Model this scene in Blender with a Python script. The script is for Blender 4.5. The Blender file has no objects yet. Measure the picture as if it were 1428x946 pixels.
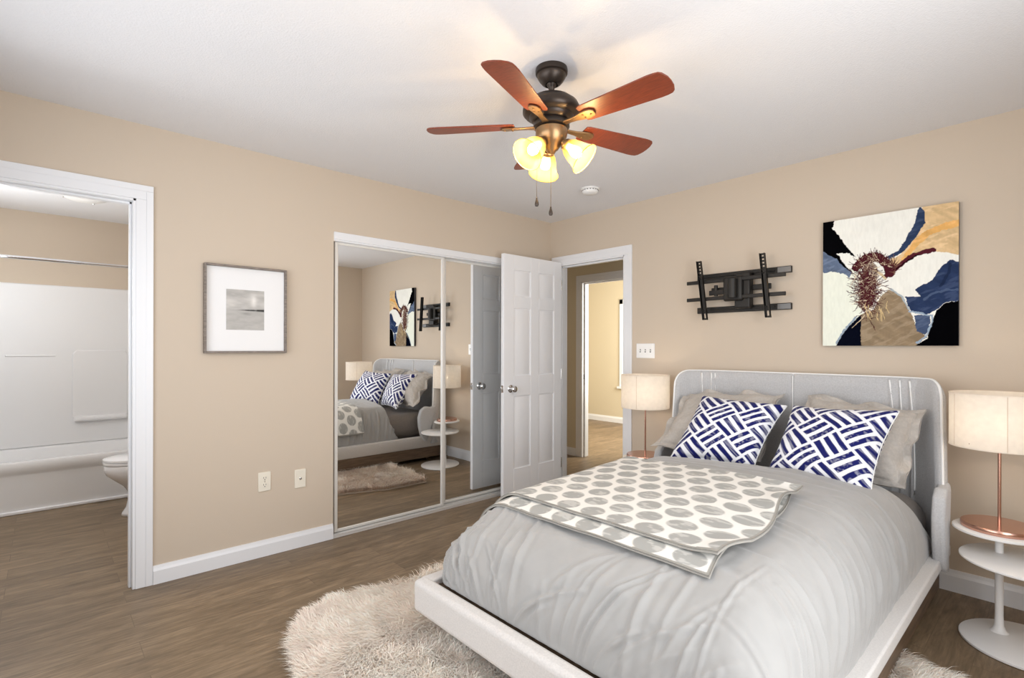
import bpy, bmesh, math, random
import numpy as np
from mathutils import Vector, Matrix
S = bpy.context.scene
COL = S.collection
random.seed(4); RNG = np.random.default_rng(7)
PI = math.pi
# ------------------------------------------------------------ camera, world, lights, exposure
F, CY, ROLL, YAW = 714.0, 484.82, 0.002525, 0.829871
cd = bpy.data.cameras.new('camera'); cam = bpy.data.objects.new('camera', cd); COL.objects.link(cam)
cd.sensor_width = 36.0; cd.lens = F/1428*36; cd.shift_y = (CY-473)/1428; cd.clip_start = .02
rv = Vector((math.cos(YAW), math.sin(YAW), 0)); dv = Vector((-math.sin(YAW), math.cos(YAW), 0)); uv_ = Vector((0, 0, 1))
cr = rv*math.cos(ROLL)+uv_*math.sin(ROLL); cu = uv_*math.cos(ROLL)-rv*math.sin(ROLL)
M = Matrix((cr, cu, -dv)).transposed().to_4x4(); M.translation = (3.30698, -3.51448, 1.26887)
cam.matrix_world = M; S.camera = cam
S.view_settings.view_transform = 'Standard'; S.view_settings.look = 'None'
S.view_settings.gamma = 1.0; S.view_settings.use_curve_mapping = False
S.view_settings.exposure = 0.0
try:
    S.cycles.use_denoising = True; S.cycles.max_bounces = 10; S.cycles.diffuse_bounces = 6
    S.cycles.sample_clamp_indirect = 6.0
except Exception: pass
W = bpy.data.worlds.new('sky'); S.world = W; W.use_nodes = True
bg = W.node_tree.nodes['Background']; bg.inputs[0].default_value = (.75, .85, 1, 1); bg.inputs[1].default_value = 1.0

def area(name, loc, tgt, sx, sy, power, col, spread=PI):
    l = bpy.data.lights.new(name, 'AREA'); l.shape = 'RECTANGLE'; l.size = sx; l.size_y = sy; l.energy = power; l.color = col
    o = bpy.data.objects.new(name, l); COL.objects.link(o); o.location = loc
    o.rotation_euler = (Vector(tgt)-Vector(loc)).to_track_quat('-Z', 'Z').to_euler(); l.spread = spread; return o
def point(name, loc, power, col, r=.03, parent=None):
    l = bpy.data.lights.new(name, 'POINT'); l.energy = power; l.color = col; l.shadow_soft_size = r
    o = bpy.data.objects.new(name, l); COL.objects.link(o); o.location = loc; o.parent = parent; return o
area('daylight_back_window', (1.75, -4.03, 1.38), (1.75, 0, 1.3), 2.4, 1.5, 27, (.95, .97, 1), 2.6)
area('daylight_side_window', (3.785, -2.25, 1.40), (0, -1.9, 1.5), 2.1, 1.4, 44, (.97, .985, 1), 2.9)
area('daylight_far_room_window', (.18, 2.5, 1.4), (-3, 2.6, 1.2), 1.4, 1.4, 105, (1, .96, .86))
# ------------------------------------------------------------ materials
def lin(*c): return tuple(((v/255)/12.92 if v/255 <= .04045 else ((v/255+.055)/1.055)**2.4) for v in c)
def mat(name, col, rough=.6, metal=0., noise=0., nscale=20., bump=0., bscale=60., stretch=(1, 1, 1), attr=False, sheen=0., spec=.5, coat=0.):
    m = bpy.data.materials.new(name); m.use_nodes = True; nt = m.node_tree; b = nt.nodes['Principled BSDF']
    b.inputs['Roughness'].default_value = rough; b.inputs['Metallic'].default_value = metal
    b.inputs['Specular IOR Level'].default_value = spec; b.inputs['Sheen Weight'].default_value = sheen; b.inputs['Coat Weight'].default_value = coat
    b.inputs['Base Color'].default_value = (*col, 1)
    tc = nt.nodes.new('ShaderNodeTexCoord'); mp = nt.nodes.new('ShaderNodeMapping'); mp.inputs['Scale'].default_value = stretch
    nt.links.new(tc.outputs['Object'], mp.inputs[0])
    src = None
    if attr:
        a = nt.nodes.new('ShaderNodeAttribute'); a.attribute_name = 'pigment'; src = a.outputs['Color']; nt.links.new(src, b.inputs['Base Color'])
    if noise:
        n = nt.nodes.new('ShaderNodeTexNoise'); n.inputs['Scale'].default_value = nscale; n.inputs['Detail'].default_value = 6
        nt.links.new(mp.outputs[0], n.inputs['Vector'])
        r = nt.nodes.new('ShaderNodeMapRange'); r.inputs[1].default_value = .3; r.inputs[2].default_value = .7
        r.inputs[3].default_value = 1-noise; r.inputs[4].default_value = 1+noise; nt.links.new(n.outputs['Fac'], r.inputs[0])
        mx = nt.nodes.new('ShaderNodeMix'); mx.data_type = 'RGBA'; mx.blend_type = 'MULTIPLY'; mx.inputs['Factor'].default_value = 1
        if src: nt.links.new(src, mx.inputs['A'])
        else: mx.inputs['A'].default_value = (*col, 1)
        nt.links.new(r.outputs[0], mx.inputs['B']); nt.links.new(mx.outputs['Result'], b.inputs['Base Color'])
    if bump:
        n2 = nt.nodes.new('ShaderNodeTexNoise'); n2.inputs['Scale'].default_value = bscale; n2.inputs['Detail'].default_value = 4
        nt.links.new(mp.outputs[0], n2.inputs['Vector'])
        bp = nt.nodes.new('ShaderNodeBump'); bp.inputs['Strength'].default_value = bump; bp.inputs['Distance'].default_value = .01
        nt.links.new(n2.outputs['Fac'], bp.inputs['Height']); nt.links.new(bp.outputs[0], b.inputs['Normal'])
    return m
def lit_cloth(name, col, trans, transp, tcol=None):
    """thin lamp shade: diffuse + translucent + a share of open weave"""
    m = bpy.data.materials.new(name); m.use_nodes = True; nt = m.node_tree; nt.nodes.clear()
    out = nt.nodes.new('ShaderNodeOutputMaterial')
    d = nt.nodes.new('ShaderNodeBsdfDiffuse'); t = nt.nodes.new('ShaderNodeBsdfTranslucent'); p = nt.nodes.new('ShaderNodeBsdfTransparent')
    for n in (d, t, p): n.inputs['Color'].default_value = (*col, 1)
    if tcol: p.inputs['Color'].default_value = (*tcol, 1)
    n = nt.nodes.new('ShaderNodeTexNoise'); n.inputs['Scale'].default_value = 40; n.inputs['Detail'].default_value = 5
    tc = nt.nodes.new('ShaderNodeTexCoord'); nt.links.new(tc.outputs['Object'], n.inputs['Vector'])
    r = nt.nodes.new('ShaderNodeMapRange'); r.inputs[1].default_value = .3; r.inputs[2].default_value = .7; r.inputs[3].default_value = .96; r.inputs[4].default_value = 1.03
    nt.links.new(n.outputs['Fac'], r.inputs[0])
    mc = nt.nodes.new('ShaderNodeMix'); mc.data_type = 'RGBA'; mc.blend_type = 'MULTIPLY'; mc.inputs['Factor'].default_value = 1; mc.inputs['A'].default_value = (*col, 1)
    nt.links.new(r.outputs[0], mc.inputs['B']); nt.links.new(mc.outputs['Result'], d.inputs[0]); nt.links.new(mc.outputs['Result'], t.inputs[0])
    m1 = nt.nodes.new('ShaderNodeMixShader'); m1.inputs[0].default_value = trans; nt.links.new(d.outputs[0], m1.inputs[1]); nt.links.new(t.outputs[0], m1.inputs[2])
    m2 = nt.nodes.new('ShaderNodeMixShader'); m2.inputs[0].default_value = transp; nt.links.new(m1.outputs[0], m2.inputs[1]); nt.links.new(p.outputs[0], m2.inputs[2])
    nt.links.new(m2.outputs[0], out.inputs[0]); return m
def emis(name, col, s):
    m = bpy.data.materials.new(name); m.use_nodes = True; nt = m.node_tree; b = nt.nodes['Principled BSDF']
    b.inputs['Base Color'].default_value = (*col, 1); b.inputs['Emission Color'].default_value = (*col, 1); b.inputs['Emission Strength'].default_value = s; return m
def wood_floor():
    m = bpy.data.materials.new('floor_planks'); m.use_nodes = True; nt = m.node_tree; b = nt.nodes['Principled BSDF']
    L = nt.links.new; N = nt.nodes.new
    tc = N('ShaderNodeTexCoord'); mp = N('ShaderNodeMapping'); mp.inputs['Rotation'].default_value = (0, 0, PI/2); L(tc.outputs['Object'], mp.inputs[0])
    br = N('ShaderNodeTexBrick'); br.offset = .37; br.inputs['Scale'].default_value = 1; br.inputs['Brick Width'].default_value = 1.22; br.inputs['Row Height'].default_value = .152
    br.inputs['Mortar Size'].default_value = .0016; br.inputs['Mortar Smooth'].default_value = .4; br.inputs['Bias'].default_value = 0
    br.inputs['Color1'].default_value = (.0, .0, .0, 1); br.inputs['Color2'].default_value = (1, 1, 1, 1); br.inputs['Mortar'].default_value = (.5, .5, .5, 1)
    L(mp.outputs[0], br.inputs['Vector'])
    mg = N('ShaderNodeMapping'); mg.inputs['Scale'].default_value = (6, 1.1, 1); L(tc.outputs['Object'], mg.inputs[0])
    add = N('ShaderNodeVectorMath'); add.operation = 'MULTIPLY_ADD'; add.inputs[1].default_value = (7, 31, 0); L(br.outputs['Color'], add.inputs[0]); L(mg.outputs[0], add.inputs[2])
    n1 = N('ShaderNodeTexNoise'); n1.inputs['Scale'].default_value = 2.2; n1.inputs['Detail'].default_value = 10; n1.inputs['Roughness'].default_value = .72; n1.inputs['Distortion'].default_value = .9; L(add.outputs[0], n1.inputs['Vector'])
    m2 = N('ShaderNodeMapping'); m2.inputs['Scale'].default_value = (52, 4.5, 1); L(tc.outputs['Object'], m2.inputs[0])
    n2 = N('ShaderNodeTexNoise'); n2.inputs['Scale'].default_value = 2; n2.inputs['Detail'].default_value = 6; L(m2.outputs[0], n2.inputs['Vector'])
    r = N('ShaderNodeValToRGB'); e = r.color_ramp.elements; e[0].position = .28; e[0].color = (*lin(102, 85, 66), 1); e[1].position = .75; e[1].color = (*lin(160, 138, 112), 1)
    x = e.new(.5); x.color = (*lin(129, 110, 87), 1); L(n1.outputs['Fac'], r.inputs[0])
    mr = N('ShaderNodeMapRange'); mr.inputs[1].default_value = .35; mr.inputs[2].default_value = .65; mr.inputs[3].default_value = .82; mr.inputs[4].default_value = 1.12; L(n2.outputs['Fac'], mr.inputs[0])
    mx = N('ShaderNodeMix'); mx.data_type = 'RGBA'; mx.blend_type = 'MULTIPLY'; mx.inputs['Factor'].default_value = 1; L(r.outputs[0], mx.inputs['A']); L(mr.outputs[0], mx.inputs['B'])
    pv = N('ShaderNodeMapRange'); pv.inputs[3].default_value = .86; pv.inputs[4].default_value = 1.12; L(br.outputs['Color'], pv.inputs[0])
    mx2 = N('ShaderNodeMix'); mx2.data_type = 'RGBA'; mx2.blend_type = 'MULTIPLY'; mx2.inputs['Factor'].default_value = 1; L(mx.outputs['Result'], mx2.inputs['A']); L(pv.outputs[0], mx2.inputs['B'])
    dk = N('ShaderNodeMapRange'); dk.inputs[3].default_value = 1; dk.inputs[4].default_value = .72; L(br.outputs['Fac'], dk.inputs[0])
    mx3 = N('ShaderNodeMix'); mx3.data_type = 'RGBA'; mx3.blend_type = 'MULTIPLY'; mx3.inputs['Factor'].default_value = 1; L(mx2.outputs['Result'], mx3.inputs['A']); L(dk.outputs[0], mx3.inputs['B'])
    L(mx3.outputs['Result'], b.inputs['Base Color']); b.inputs['Roughness'].default_value = .42; b.inputs['Specular IOR Level'].default_value = .35
    bp = N('ShaderNodeBump'); bp.inputs['Strength'].default_value = .12; bp.inputs['Distance'].default_value = .004; L(n2.outputs['Fac'], bp.inputs['Height']); L(bp.outputs[0], b.inputs['Normal'])
    return m
def mirror_mat():
    m = bpy.data.materials.new('mirror_glass'); m.use_nodes = True; b = m.node_tree.nodes['Principled BSDF']
    b.inputs['Base Color'].default_value = (.93, .94, .94, 1); b.inputs['Metallic'].default_value = 1; b.inputs['Roughness'].default_value = 0; return m
MT = dict(
    wall=mat('beige_wall_paint', (.605, .515, .415), .85, bump=.06, bscale=220, spec=.2),
    hallwall=mat('hall_wall_paint', (.64, .56, .41), .85, bump=.06, bscale=220, spec=.2),
    ceil=mat('textured_ceiling_paint', (.80, .80, .815), .95, bump=.22, bscale=130, spec=.1),
    trim=mat('white_gloss_trim', (.80, .81, .83), .35), door=mat('white_door_paint', (.86, .865, .88), .42),
    floor=wood_floor(), mirror=mirror_mat(),
    stile=mat('white_metal_stile', (.80, .78, .74), .35, .2), track=mat('aluminium_track', (.74, .73, .71), .35, .4),
    chrome=mat('chrome', (.75, .75, .76), .12, 1), dark=mat('black_gap', (.02, .02, .02), .8),
    ivory=mat('ivory_plastic', (.82, .77, .66), .35), whitepl=mat('white_plastic', (.86, .86, .85), .35), slot=mat('dark_slot', (.06, .05, .05), .6),
    bronze=mat('oil_bronze', (.055, .042, .034), .38, .7), brass=mat('antique_brass', (.32, .20, .10), .33, .85),
    blade=mat('mahogany_blade', (.175, .034, .013), .38, noise=.3, nscale=9, stretch=(3, 40, 3)),
    glass=lit_cloth('amber_glass', (.74, .50, .13), .45, .55, (1, .92, .70)), glassrim=mat('amber_glass_rim', (.75, .52, .12), .2), bulb=emis('bulb_glow', (1, .90, .66), 8),
    blackmetal=mat('black_steel', (.025, .023, .021), .45, .5), greymetal=mat('grey_steel_cap', (.16, .16, .16), .4, .6),
    linen=mat('pale_grey_upholstery', (.50, .50, .505), .9, noise=.10, nscale=160, bump=.25, bscale=500, sheen=.3, spec=.2),
    linenside=mat('pale_rail_upholstery', (.62, .595, .57), .9, noise=.07, nscale=160, bump=.2, bscale=500, sheen=.2, spec=.2),
    piping=mat('white_piping', (.86, .86, .85), .8),
    oak=mat('walnut_base', (.13, .082, .048), .5, noise=.35, nscale=5, stretch=(12, 1.2, 12)),
    sheet=mat('taupe_fitted_sheet', (.165, .142, .125), .9, noise=.08, nscale=60, sheen=.2),
    duvet=mat('silver_grey_duvet', (.345, .338, .326), .72, noise=.03, nscale=12, bump=.05, bscale=400, sheen=.35, spec=.3),
    sham=mat('stone_linen_sham', (.46, .425, .385), .9, noise=.07, nscale=90, bump=.15, bscale=350, sheen=.2),
    paint=mat('printed_pigment', (1, 1, 1), .8, attr=True, sheen=.1, spec=.25), artpaint=mat('acrylic_pigment', (1, 1, 1), .7, attr=True, spec=0.),
    throwedge=mat('grey_throw_binding', (.36, .35, .33), .9), canvas=mat('canvas_edge', (.05, .05, .06), .7),
    fur=mat('cream_fur', (1, 1, 1), .8, attr=True, spec=.15, sheen=.2), rugback=mat('rug_hide', (.50, .41, .32), .95),
    tablewhite=mat('white_lacquer', (.80, .79, .775), .38), copper=mat('polished_copper', (.66, .38, .29), .24, 1, noise=.05, nscale=4),
    shade=lit_cloth('cream_lamp_shade', (.90, .85, .78), .5, .02), seam=mat('shade_seam', (.62, .52, .42), .9), filament=emis('lamp_bulb_glow', (1, .8, .55), 5),
    framewood=mat('weathered_grey_wood', (.22, .185, .16), .6, noise=.3, nscale=30, stretch=(1, 1, 6)), matboard=mat('white_mat_board', (.84, .84, .84), .8),
    tub=mat('white_acrylic', (.78, .775, .775), .5), porcelain=mat('white_porcelain', (.86, .86, .88), .15), frost=mat('frosted_glass', (.88, .88, .87), .4),
)
# ------------------------------------------------------------ mesh tools
class MB:
    def __init__(s): s.v = []; s.f = []
    def add(s, v, f):
        n = len(s.v); s.v += [tuple(p) for p in v]; s.f += [tuple(i+n for i in q) for q in f]; return s
    def box(s, a, b):
        x0, y0, z0 = a; x1, y1, z1 = b
        return s.add([(x0, y0, z0), (x1, y0, z0), (x1, y1, z0), (x0, y1, z0), (x0, y0, z1), (x1, y0, z1), (x1, y1, z1), (x0, y1, z1)],
                     [(0, 3, 2, 1), (4, 5, 6, 7), (0, 1, 5, 4), (1, 2, 6, 5), (2, 3, 7, 6), (3, 0, 4, 7)])
    def lathe(s, prof, n=32, org=(0, 0, 0), axis=(0, 0, 1), caps=True, sx=1., sy=1.):
        q = Vector((0, 0, 1)).rotation_difference(Vector(axis).normalized()); o = Vector(org); V = []; Fc = []
        for r, z in prof:
            for k in range(n):
                a = 2*PI*k/n; V.append(o+q@Vector((r*sx*math.cos(a), r*sy*math.sin(a), z)))
        for i in range(len(prof)-1):
            for k in range(n):
                k2 = (k+1) % n; Fc.append((i*n+k, i*n+k2, (i+1)*n+k2, (i+1)*n+k))
        if caps:
            if prof[0][0] > 1e-6: Fc.append(tuple(range(n))[::-1])
            if prof[-1][0] > 1e-6: Fc.append(tuple((len(prof)-1)*n+k for k in range(n)))
        return s.add(V, Fc)
    def cyl(s, a, b, r, n=20, r2=None):
        a = Vector(a); b = Vector(b); return s.lathe([(r, 0), (r if r2 is None else r2, (b-a).length)], n, a, b-a)
    def tube(s, pts, r, n=10):
        P = [Vector(p) for p in pts]; V = []; Fc = []; up = Vector((0, 0, 1))
        for i, p in enumerate(P):
            t = (P[min(i+1, len(P)-1)]-P[max(i-1, 0)]).normalized()
            u = t.cross(up); u = t.cross(Vector((1, 0, 0))) if u.length < 1e-3 else u; u.normalize(); w = t.cross(u); rr = r[i] if isinstance(r, (list, tuple)) else r
            V += [p+u*rr*math.cos(2*PI*k/n)+w*rr*math.sin(2*PI*k/n) for k in range(n)]
        for i in range(len(P)-1):
            Fc += [(i*n+k, i*n+(k+1) % n, (i+1)*n+(k+1) % n, (i+1)*n+k) for k in range(n)]
        Fc += [tuple(range(n))[::-1], tuple((len(P)-1)*n+k for k in range(n))]
        return s.add(V, Fc)
    def prism(s, poly, fn, d0, d1):
        n = len(poly); V = [fn(a, b, d0) for a, b in poly]+[fn(a, b, d1) for a, b in poly]
        return s.add(V, [tuple(range(n))[::-1], tuple(range(n, 2*n))]+[(k, (k+1) % n, n+(k+1) % n, n+k) for k in range(n)])
    def grid(s, P, flip=False):
        a, b = P.shape[:2]; V = P.reshape(-1, 3).tolist(); Fc = []
        for i in range(a-1):
            for j in range(b-1):
                q = (i*b+j, i*b+j+1, (i+1)*b+j+1, (i+1)*b+j); Fc.append(q[::-1] if flip else q)
        return s.add(V, Fc)
    def build(s, name, m, parent=None, smooth=None, bevel=0, seg=2, loc=None, kind=None, fixn=True, sub=0, solid=0):
        me = bpy.data.meshes.new(name); me.from_pydata(s.v, [], s.f); me.update()
        if fixn:
            bm = bmesh.new(); bm.from_mesh(me); bmesh.ops.recalc_face_normals(bm, faces=bm.faces); bm.to_mesh(me); bm.free()
        o = bpy.data.objects.new(name, me); COL.objects.link(o); me.materials.append(MT[m] if isinstance(m, str) else m)
        if parent: o.parent = parent
        if loc: o.location = loc
        if bevel:
            md = o.modifiers.new('bevel', 'BEVEL'); md.width = bevel; md.segments = seg; md.limit_method = 'ANGLE'; md.angle_limit = .6
        if solid:
            md = o.modifiers.new('solid', 'SOLIDIFY'); md.thickness = solid; md.offset = 0
        if sub:
            md = o.modifiers.new('sub', 'SUBSURF'); md.levels = sub; md.render_levels = sub
        if smooth is True or sub or bevel:
            me.polygons.foreach_set('use_smooth', [True]*len(me.polygons))
            if smooth != 'all': me.set_sharp_from_angle(angle=math.radians(50 if smooth is True else 40))
        elif smooth == 'all': me.polygons.foreach_set('use_smooth', [True]*len(me.polygons))
        if kind: o['kind'] = kind
        return o
def pig(o, rgb):
    a = o.data.color_attributes.new('pigment', 'FLOAT_COLOR', 'POINT')
    c = np.ones((len(o.data.vertices), 4), np.float32); c[:, :3] = rgb; a.data.foreach_set('color', c.ravel())
def tag(o, label, cat, group=None):
    o['label'] = label; o['category'] = cat
    if group: o['group'] = group
    return o
def thing(name, label, cat, loc=(0, 0, 0), rz=0, group=None):
    o = bpy.data.objects.new(name, None); COL.objects.link(o); o.location = loc; o.rotation_euler = (0, 0, rz); o.empty_display_size = .1
    return tag(o, label, cat, group)
def vnoise(x, y, seed=0):
    x = np.asarray(x, float); y = np.asarray(y, float); g = np.random.default_rng(seed).random((256, 256))
    xi = np.floor(x).astype(int); yi = np.floor(y).astype(int); fx = x-xi; fy = y-yi; fx = fx*fx*(3-2*fx); fy = fy*fy*(3-2*fy)
    h = lambda a, b: g[a % 256, b % 256]
    return (h(xi, yi)*(1-fx)+h(xi+1, yi)*fx)*(1-fy)+(h(xi, yi+1)*(1-fx)+h(xi+1, yi+1)*fx)*fy
def fbm(x, y, seed=0, o=4): return sum(vnoise(x*2**k, y*2**k, seed+k)*.5**k for k in range(o))/sum(.5**k for k in range(o))
H = 2.44; T = .11; XR = 3.80; YB = -4.06
# ------------------------------------------------------------ the setting
MB().box((-3.2, YB-.2, -.08), (XR+.2, 3.9, 0)).build('floor', 'floor', kind='structure')
MB().box((-3.2, YB-.2, H), (XR+.2, 3.9, H+.08)).build('ceiling', 'ceil', kind='structure')
# left wall: bathroom opening y -3.885..-3.160, closet opening y -2.095..-.27
BY0, BY1, CY0, CY1 = -3.885, -3.160, -2.095, -.27
w = MB()
w.box((-T, YB, 0), (0, BY0, H)).box((-T, BY0, 2.05), (0, BY1, H)).box((-T, BY1, 0), (0, CY0, H)).box((-T, CY0, 2.035), (0, CY1, H)).box((-T, CY1, 0), (0, 0, H))
w.build('wall_left', 'wall', kind='structure')
DX0, DX1 = .10, .832
w = MB(); w.box((-2.0, 0, 0), (DX0, T, H)).box((DX0, 0, 2.035), (DX1, T, H)).box((DX1, 0, 0), (XR, T, H))
w.build('wall_back', 'wall', kind='structure')
w = MB(); w.box((XR, YB, 0), (XR+T, -3.35, H)).box((XR, -3.35, 0), (XR+T, -1.15, .63)).box((XR, -3.35, 2.13), (XR+T, -1.15, H)).box((XR, -1.15, 0), (XR+T, T, H))
w.build('wall_right', 'wall', kind='structure')
w = MB(); w.box((-T, YB-T, 0), (.5, YB, H)).box((.5, YB-T, 0), (3.0, YB, .58)).box((.5, YB-T, 2.18), (3.0, YB, H)).box((3.0, YB-T, 0), (XR+T, YB, H))
w.build('wall_front', 'wall', kind='structure')
def window(name, fn, a0, a1, z0, z1):
    m = MB(); g = .05
    for (p, q) in [((a0, z0), (a0+g, z1)), ((a1-g, z0), (a1, z1)), ((a0, z0), (a1, z0+g)), ((a0, z1-g), (a1, z1)), (((a0+a1)/2-.02, z0), ((a0+a1)/2+.02, z1)), ((a0, (z0+z1)/2-.02), (a1, (z0+z1)/2+.02))]:
        A = fn(p[0], p[1], 0); B = fn(q[0], q[1], .04); m.box(tuple(min(i, j) for i, j in zip(A, B)), tuple(max(i, j) for i, j in zip(A, B)))
    m.build(name, 'trim', kind='structure')
window('window_1', lambda a, z, d: (a, YB-T+d, z), .5, 3.0, .58, 2.18)
window('window_2', lambda a, z, d: (XR+T-d, a, z), -3.35, -1.15, .63, 2.13)
# baseboards
def base_profile(m, a, b, axis, wall, sgn, h=.10):
    pr = [(0, 0), (.014, 0), (.014, h*.72), (.009, h*.86), (.006, h), (0, h)]
    if axis == 'y': m.prism(pr, lambda t, z, d: (wall+sgn*t, d, z), a, b)
    else: m.prism(pr, lambda t, z, d: (d, wall+sgn*t, z), a, b)
    return m
base_profile(MB(), -3.083, -2.098, 'y', 0, 1, .098).build('baseboard_left', 'trim', kind='structure')
base_profile(MB(), .908, XR, 'x', 0, -1, .112).build('baseboard_back', 'trim', kind='structure')
base_profile(MB(), YB, 0, 'y', XR, -1, .10).build('baseboard_right', 'trim', kind='structure')
base_profile(MB(), 0, XR, 'x', YB, 1, .10).build('baseboard_front', 'trim', kind='structure')
# door casings: flat board with a raised outer edge, plus jamb lining
def casing(name, fn, a0, a1, top, wd, jd, sides=(1, 1)):
    m = MB()
    def bx(p, q, t0, t1):
        A = fn(p[0], p[1], t0); B = fn(q[0], q[1], t1); m.box(tuple(min(i, j) for i, j in zip(A, B)), tuple(max(i, j) for i, j in zip(A, B)))
    for ta, t, wv in ((0, .011, wd), (.0105, .0135, wd*.42)):
        if sides[0]: bx((a0-wd, 0), (a0-wd+wv, top+wd-wv), ta, t)
        if sides[1]: bx((a1+wd-wv, 0), (a1+wd, top+wd-wv), ta, t)
        bx((a0-wd*sides[0], top+wd-wv), (a1+wd*sides[1], top+wd), ta, t)
    j = .018
    if sides[0]: bx((a0-.006, 0), (a0-.006+j, top+.006), -jd, .006); bx((a0+.012, 0), (a0+.024, top), -jd*.62, -jd*.30)
    if sides[1]: bx((a1+.006-j, 0), (a1+.006, top+.006), -jd, .006); bx((a1-.024, 0), (a1-.012, top), -jd*.62, -jd*.30)
    bx((a0-.006, top+.006-j), (a1+.006, top+.006), -jd, .006); bx((a0, top-.024), (a1, top-.012), -jd*.62, -jd*.30)
    return m.build(name, 'trim', kind='structure', bevel=.003, seg=1)
casing('trim_1', lambda a, z, t: (t, a, z), BY0, BY1, 2.042, .076, T)
casing('trim_2', lambda a, z, t: (a, -t, z), DX0, DX1, 2.030, .075, T)
# hallway and the room beyond it
HX0, HX1, HY = -.53, .23, 1.09
w = MB(); w.box((-2.0, HY, 0), (HX0, HY+T, H)).box((HX0, HY, 2.03), (HX1, HY+T, H)).box((HX1, HY, 0), (1.6, HY+T, H))
w.box((-2.1, T, 0), (-2.0, HY+T, H)).box((1.6, T, 0), (1.7, HY+T, H))
w.build('wall_hallway', 'hallwall', kind='structure')
casing('trim_3', lambda a, z, t: (a, HY-t, z), HX0, HX1, 2.03, .075, T)
base_profile(MB(), -2.0, HX0-.076, 'x', HY, -1, .09).build('baseboard_hallway', 'trim', kind='structure')
w = MB(); w.box((-3.2, 3.65, 0), (.4, 3.76, H)).box((-3.2, HY+T, 0), (-3.1, 3.65, H)).box((.3, HY+T, 0), (.4, 1.6, H)).box((.3, 3.3, 0), (.4, 3.65, H)).box((.3, 1.6, 0), (.4, 3.3, .6)).box((.3, 1.6, 2.2), (.4, 3.3, H))
w.build('wall_far_room', 'hallwall', kind='structure')
base_profile(MB(), -3.1, .3, 'x', 3.65, -1, .10).build('baseboard_far_room', 'trim', kind='structure')
MB().box((-1.83, 3.63, .62), (-1.76, 3.65, 2.08)).box((-1.83, 3.63, 2.0), (-.6, 3.65, 2.08)).box((-.67, 3.63, .62), (-.6, 3.65, 2.08)).box((-1.86, 3.6, .58), (-.57, 3.65, .62)).build('trim_4', 'trim', kind='structure', bevel=.004)
t = thing('door_strike', 'small dark strike plate on the jamb of the far doorway beyond the hall', 'strike plate', (HX0+.012, HY+.035, .93))
MB().box((0, -.012, -.028), (.003, .012, .028)).build('plate', 'bronze', t, bevel=.002); MB().box((.001, -.005, -.01), (.0038, .005, .01)).build('slot', 'slot', t)
# bathroom shell
BX, BYR = -2.80, -2.53
w = MB(); w.box((BX-.1, YB-T, 0), (BX, BYR+.1, H)).box((BX, BYR, 0), (-T, BYR+.1, H)).box((BX, YB-T, 0), (-T, YB, H))
w.build('wall_bathroom', 'wall', kind='structure')
# ------------------------------------------------------------ closet with two sliding mirrors
m = MB(); m.box((-.095, CY0, 1.975), (.004, CY1, 2.035)).box((-.095, CY0, 0), (-.07, CY0+.012, 1.975))
m.box((.0, CY0, 1.985), (.012, CY1, 2.035))
m.build('trim_5', 'trim', kind='structure', bevel=.003, seg=1)
m = MB(); m.box((-.092, CY0, 0), (.012, CY1, .006))
for x in (-.09, -.052, -.016, .006): m.box((x, CY0, .006), (x+.005, CY1, .022))
m.build('trim_6', 'track', kind='structure', bevel=.001, seg=1)
MB().box((-.42, CY0-.1, 0), (-.36, CY1+.1, H)).build('wall_closet', 'wall', kind='structure')
def mirror_door(y0, y1, x, label):
    z0, z1 = .024, 1.975; t = thing('mirror_door', label, 'mirror', (x, (y0+y1)/2, z0)); h = z1-z0; hw = (y1-y0)/2; st = .024
    MB().box((-.004, -hw+.01, .01), (.002, hw-.01, h-.01)).build('mirror_panel', 'mirror', t)
    for s in (-1, 1):
        a, b = sorted((s*hw, s*(hw-st))); MB().box((-.012, a, 0), (.012, b, h)).build('stile', 'stile', t, bevel=.004)
    MB().box((-.009, -hw+st, 0), (.009, hw-st, .018)).build('bottom_rail', 'stile', t, bevel=.002)
    MB().box((-.009, -hw+st, h-.016), (.009, hw-st, h)).build('top_rail', 'stile', t, bevel=.002)
mirror_door(-2.078, -1.190, -.033, 'left sliding mirror door of the closet, in front of the other')
mirror_door(-1.174, -.285, -.070, 'right sliding mirror door of the closet, partly hidden behind the white open door')
# ------------------------------------------------------------ open six panel door (door_1)
DLW, DZ0, DZ1 = .702, .012, 2.046
d = MB(); xc = .1375; y0, y1 = -.020-DLW, -.020
d.box((xc-.0085, y0, DZ0), (xc+.0085, y1, DZ1))
cols = [(-.608, -.412), (-.312, -.118)]; rows = [(1.92, 1.70), (1.60, 1.03), (.86, .25)]
for s in (-1, 1):
    a, b = sorted((xc+s*.0085, xc+s*.0175))
    for p, q in ((y0, cols[0][0]), (cols[0][1], cols[1][0]), (cols[1][1], y1)): d.box((a, p, DZ0), (b, q, DZ1))
    for p, q in ((DZ1, rows[0][0]), (rows[0][1], rows[1][0]), (rows[1][1], rows[2][0]), (rows[2][1], DZ0)):
        for c in cols: d.box((a, c[0], q), (b, c[1], p))
    for c in cols:
        for r in rows:
            e = .034; f = .010; X0 = xc+s*.0086; X1 = xc+s*.0165
            o4 = [(c[0]+f, r[1]+f), (c[1]-f, r[1]+f), (c[1]-f, r[0]-f), (c[0]+f, r[0]-f)]; i4 = [(c[0]+e, r[1]+e), (c[1]-e, r[1]+e), (c[1]-e, r[0]-e), (c[0]+e, r[0]-e)]
            d.add([(X0, *p) for p in o4]+[(X1, *p) for p in i4], [(4, 5, 6, 7)]+[(k, (k+1) % 4, 4+(k+1) % 4, 4+k) for k in range(4)])
door = d.build('door_1', 'door', kind='structure', bevel=.0025, seg=2)
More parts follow.
